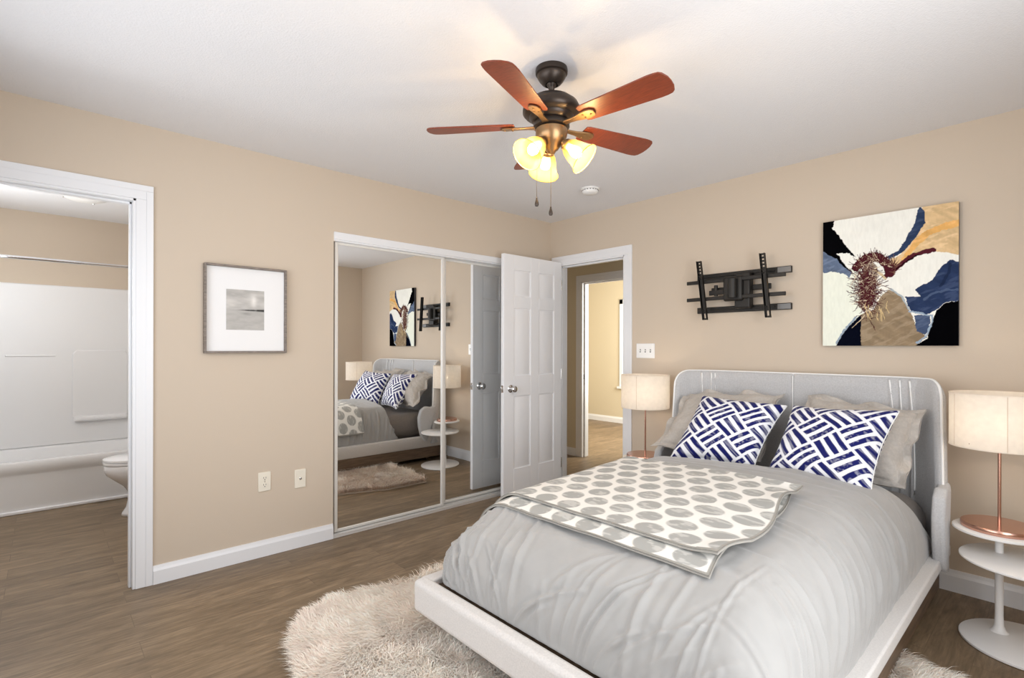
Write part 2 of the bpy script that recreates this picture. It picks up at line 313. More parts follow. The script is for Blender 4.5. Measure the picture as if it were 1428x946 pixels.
for s in (-1, 1):
    k = MB(); o = (xc+s*.0175, -.648, .925)
    k.lathe([(.032, 0), (.032, .004), (.026, .009), (.012, .012), (.012, .030), (.022, .036), (.0285, .046), (.0285, .056), (.022, .064), (.0, .066)], 28, o, (s, 0, 0))
    k.build('door_knob', 'chrome', door, smooth=True)
MB().box((xc-.012, y0-.0015, .895), (xc+.012, y0, .955)).box((xc-.007, y0-.011, .915), (xc+.006, y0, .935)).build('latch', 'chrome', door, bevel=.001)
for z in (.22, 1.03, 1.84): MB().cyl((xc+.012, -.013, z-.045), (xc+.012, -.013, z+.045), .006, 12).build('hinge', 'chrome', door, smooth=True)

# ------------------------------------------------------------ bed
BXC = 2.165
bed = thing('bed', 'pale grey upholstered double bed with curved winged headboard', 'bed', (BXC, 0, 0))
ZR0, ZR1 = .157, .290; XO = .735; YF = -2.363; RW = .068
m = MB().box((-XO, YF, ZR0), (XO, YF+RW, ZR1)); m.build('foot_rail', 'linenside', bed, bevel=.022, seg=4)
for s in (-1, 1):
    pr_ = [(XO-.062, ZR0), (XO-.046, ZR0), (XO, ZR1-.050), (XO, ZR1-.002), (XO-.062, ZR1-.002)]
    MB().prism(pr_, lambda a, b, d_, s=s: (s*a, d_, b), YF+RW*.6, -.16).build('side_rail', 'linenside', bed, bevel=.014, seg=4)
m = MB()
for s in (-1, 1):
    a, b = sorted((s*(XO-.048), s*(XO-.078))); m.box((a, -1.98, .042), (b, -.13, ZR0+.004))
m.box((-XO+.07, -1.98, .042), (XO-.07, -1.95, ZR0+.004)).box((-XO+.07, -.16, .042), (XO-.07, -.13, ZR0+.004))
m.build('wooden_base', 'oak', bed, bevel=.004)
MB().box((-XO+.06, YF+.05, .20), (XO-.06, -.12, .262)).build('platform', 'oak', bed)
for x in (-.58, .58):
    for y in (-1.85, -.3): MB().cyl((x, y, 0), (x, y, .2), .022, 16, .03).build('leg', 'oak', bed, smooth=True)
# headboard: curved sheet with pleats
ctrl = [(0, -.100), (.20, -.100), (.42, -.101), (.53, -.112), (.605, -.145), (.660, -.195), (.700, -.255), (.728, -.320), (.742, -.385), (.75, -.45)]
def smooth_path(c, n):
    P = np.array(c); d = np.r_[0, np.cumsum(np.hypot(*np.diff(P, axis=0).T))]; q = np.linspace(0, d[-1], n)
    X = np.c_[np.interp(q, d, P[:, 0]), np.interp(q, d, P[:, 1])]
    for _ in range(12): X[1:-1] = (X[:-2]+2*X[1:-1]+X[2:])/4
    return X, d[-1]
PH, LH = smooth_path(ctrl, 241)
def hpath(sv):
    sv = np.asarray(sv); q = np.abs(sv)/LH*240; x = np.interp(q, np.arange(241), PH[:, 0]); y = np.interp(q, np.arange(241), PH[:, 1])
    dx = np.interp(q, np.arange(241), np.gradient(PH[:, 0])); dy = np.interp(q, np.arange(241), np.gradient(PH[:, 1])); l = np.hypot(dx, dy)
    return np.sign(sv)*x, y, dy/l*np.sign(sv), -dx/l  # inward (room-side) normal
nu, nz = 241, 70; zb, ztp = .20, 1.112
U, V = np.meshgrid(np.linspace(-1, 1, nu), np.linspace(0, 1, nz))
Smax = .795+.05*(1-V)
Sg = U*Smax
q = np.clip((np.abs(U)-.85)/.15, 0, 1); zt = ztp-.105*(1-np.sqrt(np.clip(1-q**2.2, 0, 1)))-.004*(U+1)*0
Zg = zb+(zt-zb)*V
hx, hy, nx, ny = hpath(Sg)
ridge = np.zeros_like(U)
for s0 in (-.60, -.535, -.505, .475, .525, .580):
    ridge += .006*np.exp(-((Sg-(s0+.02*np.sin(3*V)))/.005)**2)*np.clip((V-.1)*4, 0, 1)+.004*np.exp(-((Sg-s0-.02)/.015)**2)
ridge -= .008*np.exp(-((Sg+.015)/.006)**2)
th = .026*np.clip(np.minimum(1, np.minimum((1-V)*nz/4.5+.12, (1-np.abs(U))*nu/9+.12)), .1, 1)**.5
Pf = np.stack([hx+nx*(th+ridge), hy+ny*(th+ridge), Zg], -1); Pb = np.stack([hx-nx*th, hy-ny*th, Zg], -1)
m = MB().grid(Pf).grid(Pb, True)
off = nu*nz; rim = []
idx = [(0, j) for j in range(nu)]+[(i, nu-1) for i in range(1, nz)]+[(nz-1, j) for j in range(nu-2, -1, -1)]+[(i, 0) for i in range(nz-2, 0, -1)]
idf = [i*nu+j for i, j in idx]; m.f += [(idf[k], idf[(k+1) % len(idf)], idf[(k+1) % len(idf)]+off, idf[k]+off) for k in range(len(idf))]
hb = m.build('headboard', 'linen', bed, smooth='all')
# piping along the rim
def rimpt(u, v):
    s_ = u*(.795+.05*(1-v)); qq = min(max((abs(u)-.85)/.15, 0), 1); z_ = zb+((ztp-.105*(1-math.sqrt(max(0, 1-qq**2.2))))-zb)*v; a, b, c, e = hpath(s_); return (float(a), float(b), z_)
pp = [rimpt(-1, v) for v in np.linspace(.40, 1, 30)]+[rimpt(u, 1) for u in np.linspace(-.995, .995, 120)]+[rimpt(1, v) for v in np.linspace(1, .40, 30)]
MB().tube(pp, .0065, 8).build('piping', 'piping', hb, smooth='all')
for s0, v0 in ((-.60, .30), (-.535, .34), (-.505, .34), (.475, .45), (.525, .40), (.580, .34)):
    pts = []
    for v in np.linspace(v0, .985, 24):
        s_ = s0+.022*math.sin(3*v)+(.03*(1-v) if s0 > 0 else -.03*(1-v)); a, b, c, e = hpath(s_); pts.append((float(a+c*.0285), float(b+e*.0285), zb+(ztp-zb)*v))
    MB().tube(pts, .0042, 8).build('pleat_seam', 'piping', hb, smooth='all')
a, b, c, e = hpath(-.012); MB().tube([(float(a), float(b+e*.027), zb+(ztp-zb)*v) for v in np.linspace(.3, .985, 20)], .0032, 8).build('centre_seam', 'piping', hb, smooth='all')
for s in (-1, 1):
    ol = [(-.275, .625), (-.34, .605), (-.42, .618), (-.475, .585), (-.505, .50), (-.500, .40), (-.475, .305), (-.435, .238), (-.405, .235), (-.37, .30), (-.32, .45)]
    m = MB()
    def fx(a, b, dd, s=s): return (s*(.735-.10*max(0, (-.36-a)*-1)+dd), a, b)
    m.prism(ol, fx, -.030, .022)
    m.build('side_wing', 'linen', bed, bevel=.016, seg=4)
# ------------------------------------------------------------ mattress
mt = thing('mattress', 'mattress in a taupe fitted sheet, showing beside the headboard', 'mattress', (BXC, 0, .262))
MB().box((-.655, YF+RW+.12, 0), (.655, -.155, .268)).build('mattress_body', 'sheet', mt, bevel=.132, seg=10)

# ------------------------------------------------------------ duvet
A_, Z0, ZT = .690, .286, .590
RX, RY = .21, .34; YFT = YF+RW+.006
def prof(d, R, Hh):
    """unfolded distance d from the bottom hem -> (inset, height fraction)"""
    dd = np.linspace(0, 1, 200); th_ = dd*PI/2; ex = R*(1-np.cos(th_)); ez = Hh*np.sin(th_)**.80
    ex = ex+.0*dd; L = np.r_[0, np.cumsum(np.hypot(np.diff(ex), np.diff(ez)))]
    return np.interp(d, L, ex) + np.clip(d-L[-1], 0, None), np.interp(d, L, ez)/Hh, L[-1]
LX = prof(np.array([0.]), RX, ZT-Z0)[2]; LY = prof(np.array([0.]), RY, ZT-Z0)[2]
SX = LX+(A_-RX)                  # half unfolded width
def duvet(s, tt, off=0.):
    """s across (0 = centre), tt = distance from the foot hem; returns xyz (bed-centred x)"""
    ds = SX-np.abs(s); ix, hx_, _ = prof(np.clip(ds, 0, None), RX, ZT-Z0); iy, hy_, _ = prof(np.clip(tt, 0, None), RY, ZT-Z0)
    x = np.sign(s)*(A_-ix); y = YFT+iy
    R = .10; a = np.clip((np.abs(x)-(A_-R))/R, 0, 1); b = np.clip(((YFT+R)-y)/R, 0, 1)
    x = np.where((a > 0) & (b > 0), np.sign(x)*((A_-R)+R*a*np.sqrt(1-b*b/2)), x); y2 = np.where((a > 0) & (b > 0), (YFT+R)-R*b*np.sqrt(1-a*a/2), y)
    hh = hx_*hy_
    rp = np.clip((tt-.25)/1.25, 0, 1); crown = .056*np.clip(1-(s/SX)**2, 0, 1)*rp*rp*(3-2*rp)
    z = Z0+(ZT-Z0)*hh+crown*hh
    return np.stack([x, y2, z+off], -1)
nu, nv = 300, 380
TL = LY+1.50
us = np.linspace(-SX, SX, nu); vs = np.linspace(0, 1, nv)
Sg, Vg = np.meshgrid(us, vs)
yhead = lambda x: -.845+.20*(x+.665)
sidefr = np.clip((np.abs(Sg)-(SX-LX))/LX, 0, 1)
Thead = (yhead(np.clip(Sg, -A_, A_))+.22*sidefr**2*(Sg > 0)+.10*sidefr**2*(Sg < 0)-YFT-RY)+LY
Tg = Vg*Thead
def seg_ridges(s, t, ridges):
    D = np.zeros_like(s)
    for pts, wd, am in ridges:
        best = np.full(s.shape, 9.); fr = np.zeros_like(s); n = len(pts)-1
        for k in range(n):
            (a0, b0), (a1, b1) = pts[k], pts[k+1]; L2 = (a1-a0)**2+(b1-b0)**2+1e-9
            h = np.clip(((s-a0)*(a1-a0)+(t-b0)*(b1-b0))/L2, 0, 1); dd = np.hypot(s-a0-h*(a1-a0), t-b0-h*(b1-b0)); c = dd < best
            best = np.where(c, dd, best); fr = np.where(c, (k+h)/n, fr)
        D += 1.2*am*(np.exp(-(best/(.85*wd))**1.5)-.55*np.exp(-((best-1.9*wd)/(1.1*wd))**2))*np.sin(PI*np.clip(fr*.92+.04, 0, 1))**.6
    return D
R_ = random.Random(11); ridges = []
def bez(p0, p1, p2, n=9): return [tuple((1-k/n)**2*np.array(p0)+2*(k/n)*(1-k/n)*np.array(p1)+(k/n)**2*np.array(p2)) for k in range(n+1)]
for k in range(30):              # foot face: folds rising from the hem and leaning
    s0 = -SX*.62+k*(SX*1.30)/30+R_.uniform(-.02, .02); ln = R_.uniform(.16, .42) if k % 3 else R_.uniform(.38, .62)
    left = s0 < -.2; lean = R_.uniform(-.22, -.04) if left else R_.uniform(-.05, .30)
    ridges.append((bez((s0, -.01), (s0+lean*.15, ln*.55), (s0+lean, ln)), R_.uniform(.006, .013), R_.uniform(.003, .0075)))
for k in range(16):              # left-foot corner: steep narrow folds
    s0 = -SX*R_.uniform(.55, .9); ridges.append((bez((s0+R_.uniform(.02, .16), 0.0), (s0+.03, .14), (s0-R_.uniform(0, .06), R_.uniform(.22, .34))), R_.uniform(.005, .010), R_.uniform(.003, .007)))
for k in range(26):              # right side: long arcs running down over the edge towards the foot
    t0 = .12+k*(TL-.42)/26+R_.uniform(-.03, .03); ln = R_.uniform(.26, .62); sl = R_.uniform(.10, .30)
    ridges.append((bez((SX-R_.uniform(0, .05), t0), (SX-.12, t0+sl*.75), (SX-ln, t0+sl*1.15)), R_.uniform(.008, .018), R_.uniform(.003, .008)))
for k in range(22):              # left side, seen in the mirror
    t0 = .2+k*(TL-.5)/22+R_.uniform(-.03, .03); ridges.append((bez((-SX, t0), (-SX+.12, t0+.02), (-SX+R_.uniform(.2, .4), t0+R_.uniform(-.05, .12))), R_.uniform(.007, .014), R_.uniform(.003, .007)))
for k in range(16):              # soft long folds on the top, near the head
    t0 = TL-R_.uniform(.12, .6); s0 = R_.uniform(-.5, .3); ridges.append((bez((s0, t0), (s0+.25, t0+R_.uniform(-.05, .05)), (s0+.55, t0+R_.uniform(-.10, .02))), R_.uniform(.018, .03), R_.uniform(.002, .004)))
for k in range(9):               # broad soft swags at the foot
    s0 = R_.uniform(-.5, .5); t0 = R_.uniform(.2, .5); ridges.append((bez((s0-.25, t0-.05), (s0, t0+.09), (s0+.3, t0-.03)), R_.uniform(.03, .05), R_.uniform(.004, .008)))
disp = seg_ridges(Sg, Tg, ridges)+.010*(fbm(Sg*5+9, Tg*5, 3)-.5)+.004*(fbm(Sg*16, Tg*16, 8)-.5)
hemfade = np.clip(Tg/.02, 0.25, 1)
P = duvet(Sg, Tg)
def normals(P):
    a = np.gradient(P, axis=1); b = np.gradient(P, axis=0); n = np.cross(a, b); return n/(np.linalg.norm(n, axis=-1, keepdims=True)+1e-9)
Nn = normals(P); P = P+Nn*(disp*hemfade)[..., None]
P[..., 0] = np.clip(P[..., 0], -.712, .699)
P[..., 1] = np.maximum(P[..., 1], YF+RW-.004)
# fold the head hem down onto the sheet
hem = []
for a in np.linspace(0, 1, 9)[1:]:
    r = P[-1].copy(); fr = np.clip((P[-1, :, 2]-Z0)/(ZT-Z0), .15, 1); r[:, 1] += .022*math.sin(a*PI/2); r[:, 2] -= (.022*(1-math.cos(a*PI/2))+.026*a)*fr; hem.append(r)
P = np.concatenate([P, np.array(hem)], 0)
dv_ = MB().grid(P).build('duvet', 'duvet', smooth='all', loc=(BXC, 0, 0), fixn=False)
tag(dv_, 'silver grey duvet spread rumpled over the bed', 'duvet')
md = dv_.modifiers.new('solid', 'SOLIDIFY'); md.thickness = .010; md.offset = -1
# ------------------------------------------------------------ dotted throw, folded in two layers
def throw_layer(s0, s1, y0, y1, off, seed, name, parent, nu=300, nv=230, curl=0.):
    s = np.linspace(s0, s1, nu); f = np.linspace(0, 1, nv); Sg, Fg = np.meshgrid(s, f)
    yy = y0+(y1-y0)*Fg + .02*(fbm(Sg*3, Fg*0+2, seed)-.5)
    wob = np.clip((Sg-(s1-.25))/.25, 0, 1); Sg2 = Sg+wob*(.022*np.sin(Fg*7.5+seed)+.05*(1-Fg)-.012*Fg)
    # y -> unfolded distance from the foot
    dd = np.linspace(0, LY+2, 3000); yv = YFT+prof(dd, RY, ZT-Z0)[0]; Tq = np.interp(yy, yv, dd)
    # beyond the hem of the side it hangs straight, slightly proud
    P = duvet(np.clip(Sg2, -SX+.012, SX), Tq); n = normals(P); n = np.where(n[..., 2:3] < -.2, -n, n)
    ed = .016*np.clip((Fg-.9)/.1, 0, 1)**2*np.clip((Sg-(s1-.5))/.5, 0, 1)
    wv = off+.006*(fbm(Sg*6, Fg*5, seed+5)-.3)+ed+curl*np.exp(-((s1-Sg)/.06)**2)*np.clip(np.sin(Fg*9+1), 0, 1)
    wv += .010*np.exp(-((Sg-(s0+.6)+.3*Fg)/.05)**2)*np.clip(Fg-.4, 0, 1)
    Pt = P+n*(wv+.006)[..., None]; Pb_ = P+n*(wv-.004)[..., None]
    m = MB().grid(Pt).grid(Pb_, True); o_ = nu*nv
    idx = [j for j in range(nu)]+[i*nu+nu-1 for i in range(1, nv)]+[(nv-1)*nu+j for j in range(nu-2, -1, -1)]+[i*nu for i in range(nv-2, 0, -1)]
    m.f += [(idx[k], idx[(k+1) % len(idx)], idx[(k+1) % len(idx)]+o_, idx[k]+o_) for k in range(len(idx))]
    o = m.build(name, 'paint', parent, smooth='all', fixn=False)
    pu, pv = (Sg-s0), (yy-y0); pit = .124; rowp = pit*.80
    row = np.floor(pv/rowp); ox = (row % 2)*.5; cx = (np.floor(pu/pit-ox)+.5+ox)*pit; cy = (row+.5)*rowp
    jit = .004*(vnoise(cx*50, cy*50, 4)-.5); dd2 = np.hypot(pu-cx, (pv-cy)*1.04)+jit+.004*(fbm(pu*40, pv*40, 2)-.5)
    mk = np.clip((.0495-dd2)/.0035, 0, 1)
    sc = np.clip((fbm(pu*26+3, pv*70, 6)-.56)*6, 0, .35)
    base = np.array(lin(228, 226, 220)); dot = np.array(lin(160, 160, 156))
    mk2 = (mk*(1-sc))[..., None]; c = base*(1-mk2)+dot*mk2
    edge = (np.minimum(np.minimum(Sg-s0, s1-Sg), np.minimum(yy-y0, 9)) < .008)[..., None]
    c = np.where(edge, np.array(lin(150, 147, 140)), c)
    cb = np.broadcast_to(np.array(lin(158, 154, 146)), c.shape)
    pig(o, np.concatenate([c.reshape(-1, 3), cb.reshape(-1, 3)]))
    return o
thr = thing('throw_blanket', 'white throw with grey dots folded across the duvet', 'blanket', (BXC, 0, 0))
throw_layer(-SX+.10, .385, -1.985, -1.13, .030, 5, 'upper_fold', thr, curl=.02)
throw_layer(-SX+.14, .365, -2.06, -1.15, .014, 9, 'lower_fold', thr)
# ------------------------------------------------------------ pillows and cushions (four corners in space + puff)
def pillow(name, label, cat, C4, puff, m, pinch=.05, flange=0., seed=0, group=None, n=120, color=None, wr=.004, power=.5):
    TL_, TR_, BL_, BR_ = [np.array(c, float) for c in C4]; cen = (TL_+TR_+BL_+BR_)/4; t = thing(name, label, cat, tuple(cen), 0, group)
    u = np.linspace(-1, 1, n); Ug, Vg = np.meshgrid(u, u)
    pu = Ug*(1-pinch*(1-Vg**2)*np.abs(Ug)); pv = Vg*(1-pinch*(1-Ug**2)*np.abs(Vg))
    a, b = (pu+1)/2, (pv+1)/2
    P = (BL_*((1-a)*(1-b))[..., None]+BR_*(a*(1-b))[..., None]+TL_*((1-a)*b)[..., None]+TR_*(a*b)[..., None])-cen
    nn = np.cross(TR_-TL_, TL_-BL_); nn = nn/np.linalg.norm(nn)
    if nn[1] > 0: nn = -nn
    fi = 1-flange; uu = np.clip(np.abs(Ug)/fi, 0, 1); vv = np.clip(np.abs(Vg)/fi, 0, 1)
    prof_ = np.clip((1-uu**2.2)*(1-vv**2.2), 0, 1)**power
    wk = wr*(fbm(Ug*4+seed, Vg*4, seed, 4)-.5)*2+wr*1.2*np.sin((Ug*3+Vg*5)*2+4*fbm(Ug*2, Vg*2, seed+9))*(1-prof_)*.6
    fl = flange*.20*np.sin(9*np.arctan2(Vg, Ug)+seed)*(np.maximum(np.abs(Ug), np.abs(Vg)) > fi-.02)*(np.maximum(np.abs(Ug), np.abs(Vg))-fi+.02)/(flange+.02) if flange else 0
    front = P+nn*(puff*prof_+wk+fl+.004)[..., None]; back = P-nn*(puff*.8*prof_-fl+.004)[..., None]
    mb = MB().grid(front).grid(back, True); o_ = n*n
    idx = [j for j in range(n)]+[i*n+n-1 for i in range(1, n)]+[(n-1)*n+j for j in range(n-2, -1, -1)]+[i*n for i in range(n-2, 0, -1)]
    mb.f += [(idx[k], idx[(k+1) % len(idx)], idx[(k+1) % len(idx)]+o_, idx[k]+o_) for k in range(len(idx))]
    o = mb.build('cover', m, t, smooth='all', fixn=False)
    if color is not None:
        c = color(Ug, Vg, seed); pig(o, np.concatenate([c.reshape(-1, 3), c.reshape(-1, 3)]))
    # piped seam round the edge (inside the flange for the shams)
    e = [front[i // n, i % n]*.5+back[i // n, i % n]*.5 for i in idx[::3]]
    if flange:
        k0 = int((1-fi)/2*n); k1 = n-1-k0; ring = [(k0, j) for j in range(k0, k1)]+[(i, k1) for i in range(k0, k1)]+[(k1, j) for j in range(k1, k0, -1)]+[(i, k0) for i in range(k1, k0, -1)]
        e = [front[i, j]+nn*.001 for i, j in ring[::2]]
    MB().tube([tuple(p) for p in e]+[tuple(e[0])], .0022 if flange else .0035, 6).build('seam', m if color is None else 'piping', t, smooth='all')
    return t
pillow('pillow', 'stone grey flanged pillow against the headboard beside the left bedside lamp', 'pillow',
       [(1.525, -.235, .970), (2.13, -.195, 1.000), (1.435, -.560, .615), (2.10, -.46, .600)], .105, 'sham', .06, .13, 3, 'flanged pillows against the headboard', wr=.013)
pillow('pillow', 'stone grey flanged pillow against the headboard beside the right bedside lamp', 'pillow',
       [(2.255, -.205, 1.005), (2.825, -.275, .962), (2.21, -.45, .600), (2.785, -.520, .600)], .105, 'sham', .06, .13, 8, 'flanged pillows against the headboard', wr=.013)
def weave(U, V, seed):
    u = U*.5; v = V*.5; an = math.radians(48 if seed == 5 else 44); p = (u*math.cos(an)+v*math.sin(an))+.07*seed; q = (-u*math.sin(an)+v*math.cos(an))+.05*seed
    p = p+.008*(fbm(u*9, v*9, seed)-.5)+.07*(vnoise(u*3+2, v*3, seed+20)-.5); q = q+.008*(fbm(u*9+4, v*9, seed+2)-.5)+.07*(vnoise(u*3+7, v*3, seed+21)-.5)
    Tl = .285; i = np.floor(p/Tl); j = np.floor(q/Tl); fp = p/Tl-i; fq = q/Tl-j; odd = ((i+j) % 2) == 0
    st = np.where(odd, fq, fp); al = np.where(odd, fp, fq); ph = (st*3.02) % 1
    wid = .63+.16*(vnoise(al*3+i*7, j*5+st*3, seed)-.5); on = np.clip((wid/2-np.abs(ph-.5))/.06, 0, 1)*np.clip((al-.03)/.02, 0, 1)*np.clip((.97-al)/.02, 0, 1)
    navy = np.array(lin(12, 20, 92)); white = np.array(lin(238, 239, 243)); wash = np.clip((fbm(al*2+i*3+st*9, j*3+fp*11, seed+4)-.55)*3, 0, .45)
    mk = (on*(1-wash*.6))[..., None]; return white*(1-mk)+navy*mk
pillow('cushion', 'navy and white striped cushion beside the left pillow, nearer the doorway', 'cushion',
       [(1.695, -.36, .955), (2.200, -.35, .935), (1.635, -.66, .590), (2.105, -.58, .590)], .098, 'paint', .09, 0, 5, 'patterned cushions on the bed', 240, weave, .003, .42)
pillow('cushion', 'navy and white striped cushion leaning on the right pillow, nearer the copper lamp', 'cushion',
       [(2.245, -.38, .942), (2.745, -.46, .965), (2.185, -.59, .585), (2.685, -.71, .605)], .098, 'paint', .09, 0, 6, 'patterned cushions on the bed', 240, weave, .003, .42)
# ------------------------------------------------------------ bedside tables and lamps
TZ = .468
def side_table(loc, off, label):
    t = thing('side_table', label, 'side table', (*loc, 0), 0, 'white three-disc bedside tables'); ox, oy = off; r = .224
    disc = lambda rr, z0, z1: [(rr-.006, z0), (rr, z0+.004), (rr, z1-.004), (rr-.005, z1)]
    m = MB().lathe([(0, 0)]+disc(r, 0, .016)+[(0, .017)], 72, (ox, oy, 0)); m.build('base_disc', 'tablewhite', t, smooth=True)
    m = MB().lathe([(0, .352)]+disc(r, .352, .366)+[(0, .366)], 72, (ox, oy, 0)); m.build('shelf_disc', 'tablewhite', t, smooth=True)
    m = MB().lathe([(0, TZ-.016)]+disc(.160, TZ-.016, TZ)+[(0, TZ)], 72); m.build('table_top', 'tablewhite', t, smooth=True)
    m = MB().lathe([(.034, .016), (.024, .024), (.0165, .045), (.0145, .09), (.0145, TZ-.014)], 24); m.build('pole', 'tablewhite', t, smooth=True)
def table_lamp(loc, label):
    t = thing('table_lamp', label, 'lamp', (*loc, TZ), 0, 'copper table lamps'); 
    MB().lathe([(0, 0), (.129, 0), (.132, .003), (.132, .020), (.129, .024), (0, .025)], 72).build('base', 'copper', t, smooth=True)
    MB().cyl((0, 0, .024), (0, 0, .42), .0062, 16).build('stem', 'copper', t, smooth=True)
    R0, z0, z1 = .172, .366, .600
    sh = MB().lathe([(R0, z0), (R0, z1)], 72, caps=False).build('lamp_shade', 'shade', t, smooth=True)
    for z in (z0, z1):
        m = MB().lathe([(R0-.003, z-.003), (R0+.0012, z-.003), (R0+.0012, z+.003), (R0-.003, z+.003), (R0-.003, z-.003)], 72, caps=False)
        m.build('shade_ring', 'shade', sh, smooth=True)
    for a in (math.radians(215), math.radians(35), math.radians(-78)):
        c, s = math.cos(a)*R0, math.sin(a)*R0; MB().cyl((c, s, z0), (c, s, z1), .0013, 6).build('shade_seam', 'seam', sh)
    m = MB()
    for a in (0, 2*PI/3, 4*PI/3): m.cyl((0, 0, z0+.02), (R0*math.cos(a), R0*math.sin(a), z0+.02), .0018, 6)
    m.build('shade_spider', 'copper', sh)
    MB().lathe([(0, .415), (.014, .415), (.014, .44), (.02, .46), (.028, .485), (.024, .508), (0, .516)], 20).build('bulb', 'filament', t, smooth=True)
    point('lamp_light', (0, 0, .475), LAMP_W, (1, .84, .64), .028, t)
LAMP_W = 10.0
side_table((1.20, -.262), (-.02, -.100), 'white three-disc bedside table left of the bed, by the doorway')
side_table((3.092, -.388), (.095, -.058), 'white three-disc bedside table right of the bed')
table_lamp((1.20, -.262), 'copper lamp with cream drum shade left of the headboard, by the doorway')
table_lamp((3.092, -.388), 'copper lamp with cream drum shade right of the headboard, under the painting')
# ------------------------------------------------------------ ceiling fan with three lit shades
fan = thing('ceiling_fan', 'bronze ceiling fan with five mahogany blades and three lit glass shades', 'ceiling fan', (1.829, -1.941, H))
MB().lathe([(0, 0), (.066, 0), (.068, -.010), (.067, -.022), (.060, -.026), (.060, -.034), (.052, -.048), (.040, -.062), (.030, -.068), (.026, -.066), (.024, -.05)], 40).build('canopy', 'bronze', fan, smooth=True)
MB().lathe([(0, -.05), (.018, -.056), (.022, -.066), (.014, -.078), (.0125, -.08), (.0125, -.112), (.022, -.116), (.024, -.128), (0, -.128)], 28).build('downrod', 'bronze', fan, smooth=True)
MB().lathe([(0, -.118), (.045, -.120), (.085, -.130), (.110, -.150), (.121, -.172), (.121, -.186), (.112, -.196), (.094, -.203), (.094, -.206), (.080, -.222), (.062, -.226), (0, -.226)], 56).build('motor_housing', 'bronze', fan, smooth=True)
MB().lathe([(0, -.2245), (.072, -.2245), (.076, -.228), (.076, -.246), (.066, -.250), (0, -.250)], 48).build('flywheel', 'bronze', fan, smooth=True)
MB().lathe([(0, -.248), (.058, -.250), (.066, -.256), (.067, -.275), (.062, -.296), (.048, -.318), (.034, -.330), (.030, -.338), (.020, -.346), (.014, -.356), (0, -.360)], 44).build('switch_housing', 'brass', fan, smooth=True)
ZB = -.236
for k in range(5):
    a = math.radians(-67.5+72*k); ca, sa = math.cos(a), math.sin(a); pt = math.radians(-12)
    def loc_(r, w_, z_):
        y_ = w_*math.cos(pt)-z_*math.sin(pt); z2 = w_*math.sin(pt)+z_*math.cos(pt); return (ca*r-sa*y_, sa*r+ca*y_, ZB+z2)
    ol = [(.155, -.043), (.170, -.049)]+[(.17+i*.05, -.049-.0022*i*1.2) for i in range(1, 7)]
    tipc = [(.495, -.0635), (.513, -.060), (.524, -.050), (.533, -.025), (.535, 0)]
    half = ol+tipc; poly = half+[(r, -w_) for r, w_ in half[::-1][1:]]
    m = MB().prism(poly, loc_, -.003, .003); b = m.build('blade', 'blade', fan, bevel=.0015, seg=1)
    m = MB()   # forged iron: flat arm under the blade root, forked pad
    ol2 = [(.058, -.016), (.09, -.012), (.125, -.013), (.155, -.020), (.185, -.024), (.205, -.020), (.215, -.008)]; p2 = ol2+[(r, -w_) for r, w_ in ol2[::-1]]
    def loc2(r, w_, z_):
        f = min(max((r-.075)/.06, 0), 1); y_ = w_; z2 = w_*math.sin(pt)*f+z_-.004-.0015; return (ca*r-sa*y_, sa*r+ca*y_, ZB+z2)
    m.prism(p2, loc2, -.007, 0)
    for r, w_ in ((.165, -.010), (.165, .010), (.198, 0)): q = loc2(r, w_, -.007); m.lathe([(.005, 0), (.004, -.003), (0, -.0035)], 10, q)
    m.build('blade_iron', 'brass', fan, bevel=.002, seg=2)
rd = np.array((rv.x, rv.y)); ff = np.array((dv.x, dv.y))
for k, ang in enumerate((100, 222, 340)):
    a = math.radians(ang); d2 = rd*math.cos(a)+ff*math.sin(a); tl = math.radians(48); ax = Vector((d2[0]*math.sin(tl), d2[1]*math.sin(tl), -math.cos(tl)))
    st = Vector((d2[0]*.048, d2[1]*.048, -.312)); fit = st+ax*.012
    MB().tube([(d2[0]*.028, d2[1]*.028, -.300), tuple(st), tuple(fit)], [.012, .012, .012], 14).lathe([(.012, 0), (.024, .003), (.027, .010), (.025, .020), (.018, .020)], 28, fit, ax).build('light_arm', 'brass', fan, smooth=True)
    pr = [(.022, .010), (.030, .018), (.039, .034), (.0455, .055), (.050, .078), (.057, .098), (.066, .112)]
    g = MB().lathe(pr, 44, fit, ax, caps=False)
    g = g.build('glass_shade', 'glass', fan, smooth='all')
    MB().lathe([(.0655, .111), (.0675, .111), (.0680, .113), (.0665, .115), (.0650, .113), (.0655, .111)], 44, fit, ax, caps=False).build('glass_rim', 'glassrim', g, smooth='all')
    b = MB().lathe([(.011, .014), (.014, .03), (.021, .05), (.0235, .066), (.019, .082), (.0, .09)], 24, fit, ax).build('bulb', 'bulb', fan, smooth=True)
    point('fan_light', tuple(fit+ax*.100), 5.0, (1, .74, .46), .018, fan)
for (lx, fy, zt_, zb_) in ((-.062, -.02, -.300, -.545), (-.006, -.055, -.318, -.592)):
    q = rd*lx+ff*fy; m = MB().tube([(q[0]*.8, q[1]*.8, zt_+.02), (q[0], q[1], zt_), (q[0], q[1], zb_)], .0011, 6); ch = m.build('pull_chain', 'brass', fan, smooth='all')
    MB().lathe([(0, 0), (.003, -.002), (.0038, -.010), (.0075, -.022), (.0085, -.031), (.006, -.037), (0, -.038)], 18, (q[0], q[1], zb_)).build('fob', 'bronze', ch, smooth=True)
